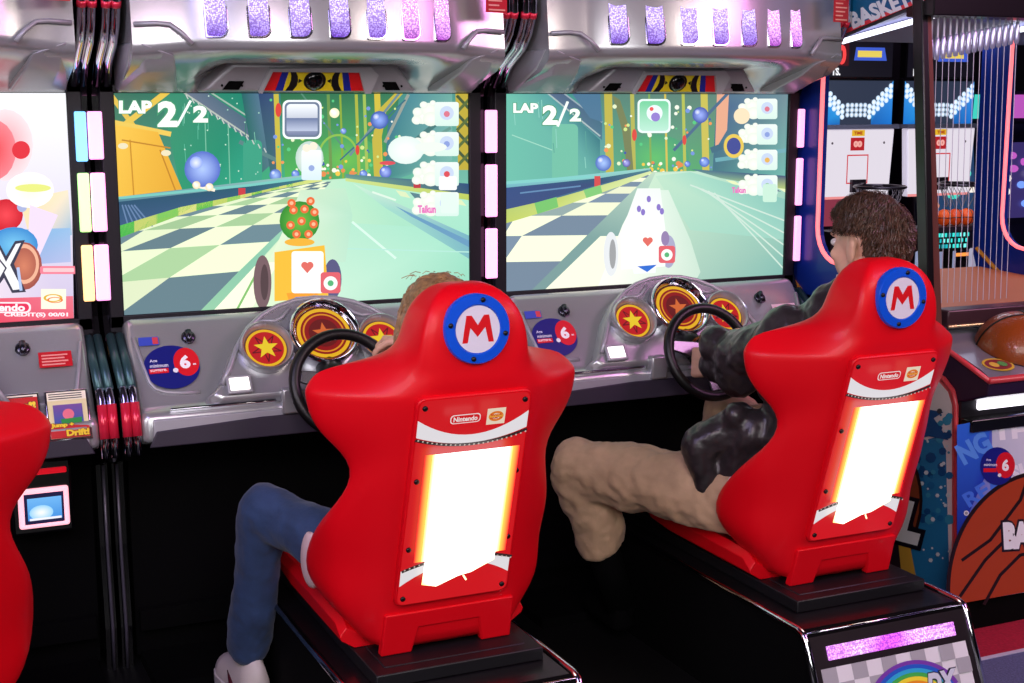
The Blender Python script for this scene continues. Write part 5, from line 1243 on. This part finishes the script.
# card reader under the first dashboard
m=MB(); cr_fn=lambda x,z,y=-.10: Vector((x+.023,y,z))
c=U(45,508,1,-.10); cx=c.x+.023; cz=c.z
m=MB(); m.box(cx-.085,cx+.075,-.09,.0,cz-.075,cz+.13); cr=m.build('card_reader',BLACKG,c1,bevel=.01)
m=MB(); m.box(cx-.066,cx+.062,-.102,-.088,cz-.053,cz+.055); m.build('reader_frame',mat('reader_glow',(255,200,210),.4,emit=(255,170,185),es=1.3),cr,bevel=.012,bseg=3)
a=Art(frame((cx,-.1025,cz),(1,0,0),(0,0,1)),(0,-1,0),.0005); a.rect(-.052,-.040,.048,.042,(20,16,60)); a.vgrad(-.044,-.030,.042,.030,(60,140,220),(110,180,240)); a.blob(-.01,-.01,.03,(250,250,255),(150,210,250),ry=.02); a.rect(-.04,-.03,.04,-.024,(240,240,255)); a.build('reader_screen',art_mat('lit_picture',1.1),cr)
m=MB(); m.box(cx-.08,cx+.06,-.098,-.088,cz+.09,cz+.105); m.build('reader_light',mat('reader_red',(220,20,40),.4,emit=(200,10,30),es=.9),cr,bevel=.003)

st2=make_seat('middle red gaming chair, the person in blue jeans sits in it',1.122)
st3=copy_tree(st2); st3.location=(2.222,0,0); st3['label']='right red gaming chair, the person in the dark jacket sits in it'
st1=copy_tree(st2); st1.location=(-.034,-.09,0); st1['label']='left red gaming chair, mostly outside the frame'

# ================================================================== ROOM
def carpet():
    m=bpy.data.materials.new('dark_floor'); m.use_nodes=True; nt=m.node_tree; b=nt.nodes['Principled BSDF']
    b.inputs['Base Color'].default_value=rgb((15,13,16)); b.inputs['Roughness'].default_value=.6; return m
m=MB(); m.box(-4,8,-7,4,-.05,0); struct(m.build('floor',mat('dark_floor',(11,10,13),.5,bump=.1,bscale=30)))
m=MB(); m.box(2.45,8,-1.00,-.78,0,.006); o=m.build('red_carpet_strip',mat('carpet_red',(168,20,52),.95,var=.2,bscale=120,bump=.5)); struct(o); o.name='trim_1'
m=MB(); m.box(2.45,8,-3.2,-1.006,0,.006); o=m.build('trim_2',mat('carpet_blue',(92,98,138),.95,var=.25,bscale=160,bump=.6)); struct(o)
m=MB(); m.box(2.45,8,-1.012,-.998,0,.009); o=m.build('trim_3',mat('seam_white',(200,195,215),.6)); struct(o)
WALL=mat('wall_dark',(26,22,38),.8,var=.2,bscale=3)
def slab(name,*b):
    m=MB(); m.box(*b); struct(m.build(name,WALL))
slab('wall_back',-4,8,3.6,3.7,0,3.4); slab('wall_left',-4.1,-4,-7,3.7,0,3.4); slab('wall_right',8,8.1,-7,3.7,0,3.4); slab('wall_front',-4,8,-7.1,-7,0,3.4)
m=MB(); m.box(-4,8,-7,3.7,3.4,3.5); struct(m.build('ceiling',mat('ceiling_dark',(40,38,46),.9)))

# ================================================================== LIGHTS
def area(name,loc,size,power,col,target,sy=None):
    l=bpy.data.lights.new(name,'AREA'); l.energy=power; l.color=col; l.size=size; l.shape='RECTANGLE'; l.size_y=sy or size
    o=bpy.data.objects.new(name,l); COL.objects.link(o); o.location=loc
    d=Vector(target)-Vector(loc); o.rotation_euler=d.to_track_quat('-Z','Y').to_euler(); return o
area('ceiling_lamp_white',(.1,-5.2,2.9),2.6,122,(.98,.97,.96),(1.3,-1,.8))
area('fill_lamp_left',(-2.2,-3.0,2.5),1.6,60,(1,.9,.95),(1.3,-.8,.7))  # added fill light for the left sides of the chairs, not a room fixture
area('ceiling_lamp_magenta',(3.9,-2.4,3.0),1.0,32,(1,.35,.85),(2.2,-.3,1.8))
area('ceiling_lamp_violet',(-.8,-2.2,3.0),1.0,22,(.55,.45,1),(.9,-.3,1.4))
area('ceiling_lamp_warm',(3.6,-3.8,3.2),1.4,60,(1,.85,.75),(3.0,-.6,.6))
area('cage_lamp',(4.0,.5,1.84),.8,16,(.8,.85,1),(4.0,.6,0))
area('pink_lamp',(.4,-3.3,2.6),.6,14,(1,.6,.8),(1,0,1.6))  # small pink area lamp high up, aimed at the cabinets

w=bpy.data.worlds.new('world'); bpy.context.scene.world=w; w.use_nodes=True
w.node_tree.nodes['Background'].inputs['Color'].default_value=(.02,.015,.03,1); w.node_tree.nodes['Background'].inputs['Strength'].default_value=1

cam=bpy.data.cameras.new('camera'); co=bpy.data.objects.new('camera',cam); COL.objects.link(co)
cam.sensor_width=36; cam.lens=FPX*36/1024; cam.clip_start=.05
co.location=CAM; M3=Matrix((RT,UP,-FW)).transposed(); co.rotation_euler=M3.to_euler()
sc=bpy.context.scene; sc.camera=co
vs=sc.view_settings; vs.view_transform='Standard'; vs.look='None'; vs.gamma=1; vs.use_curve_mapping=False; vs.exposure=0
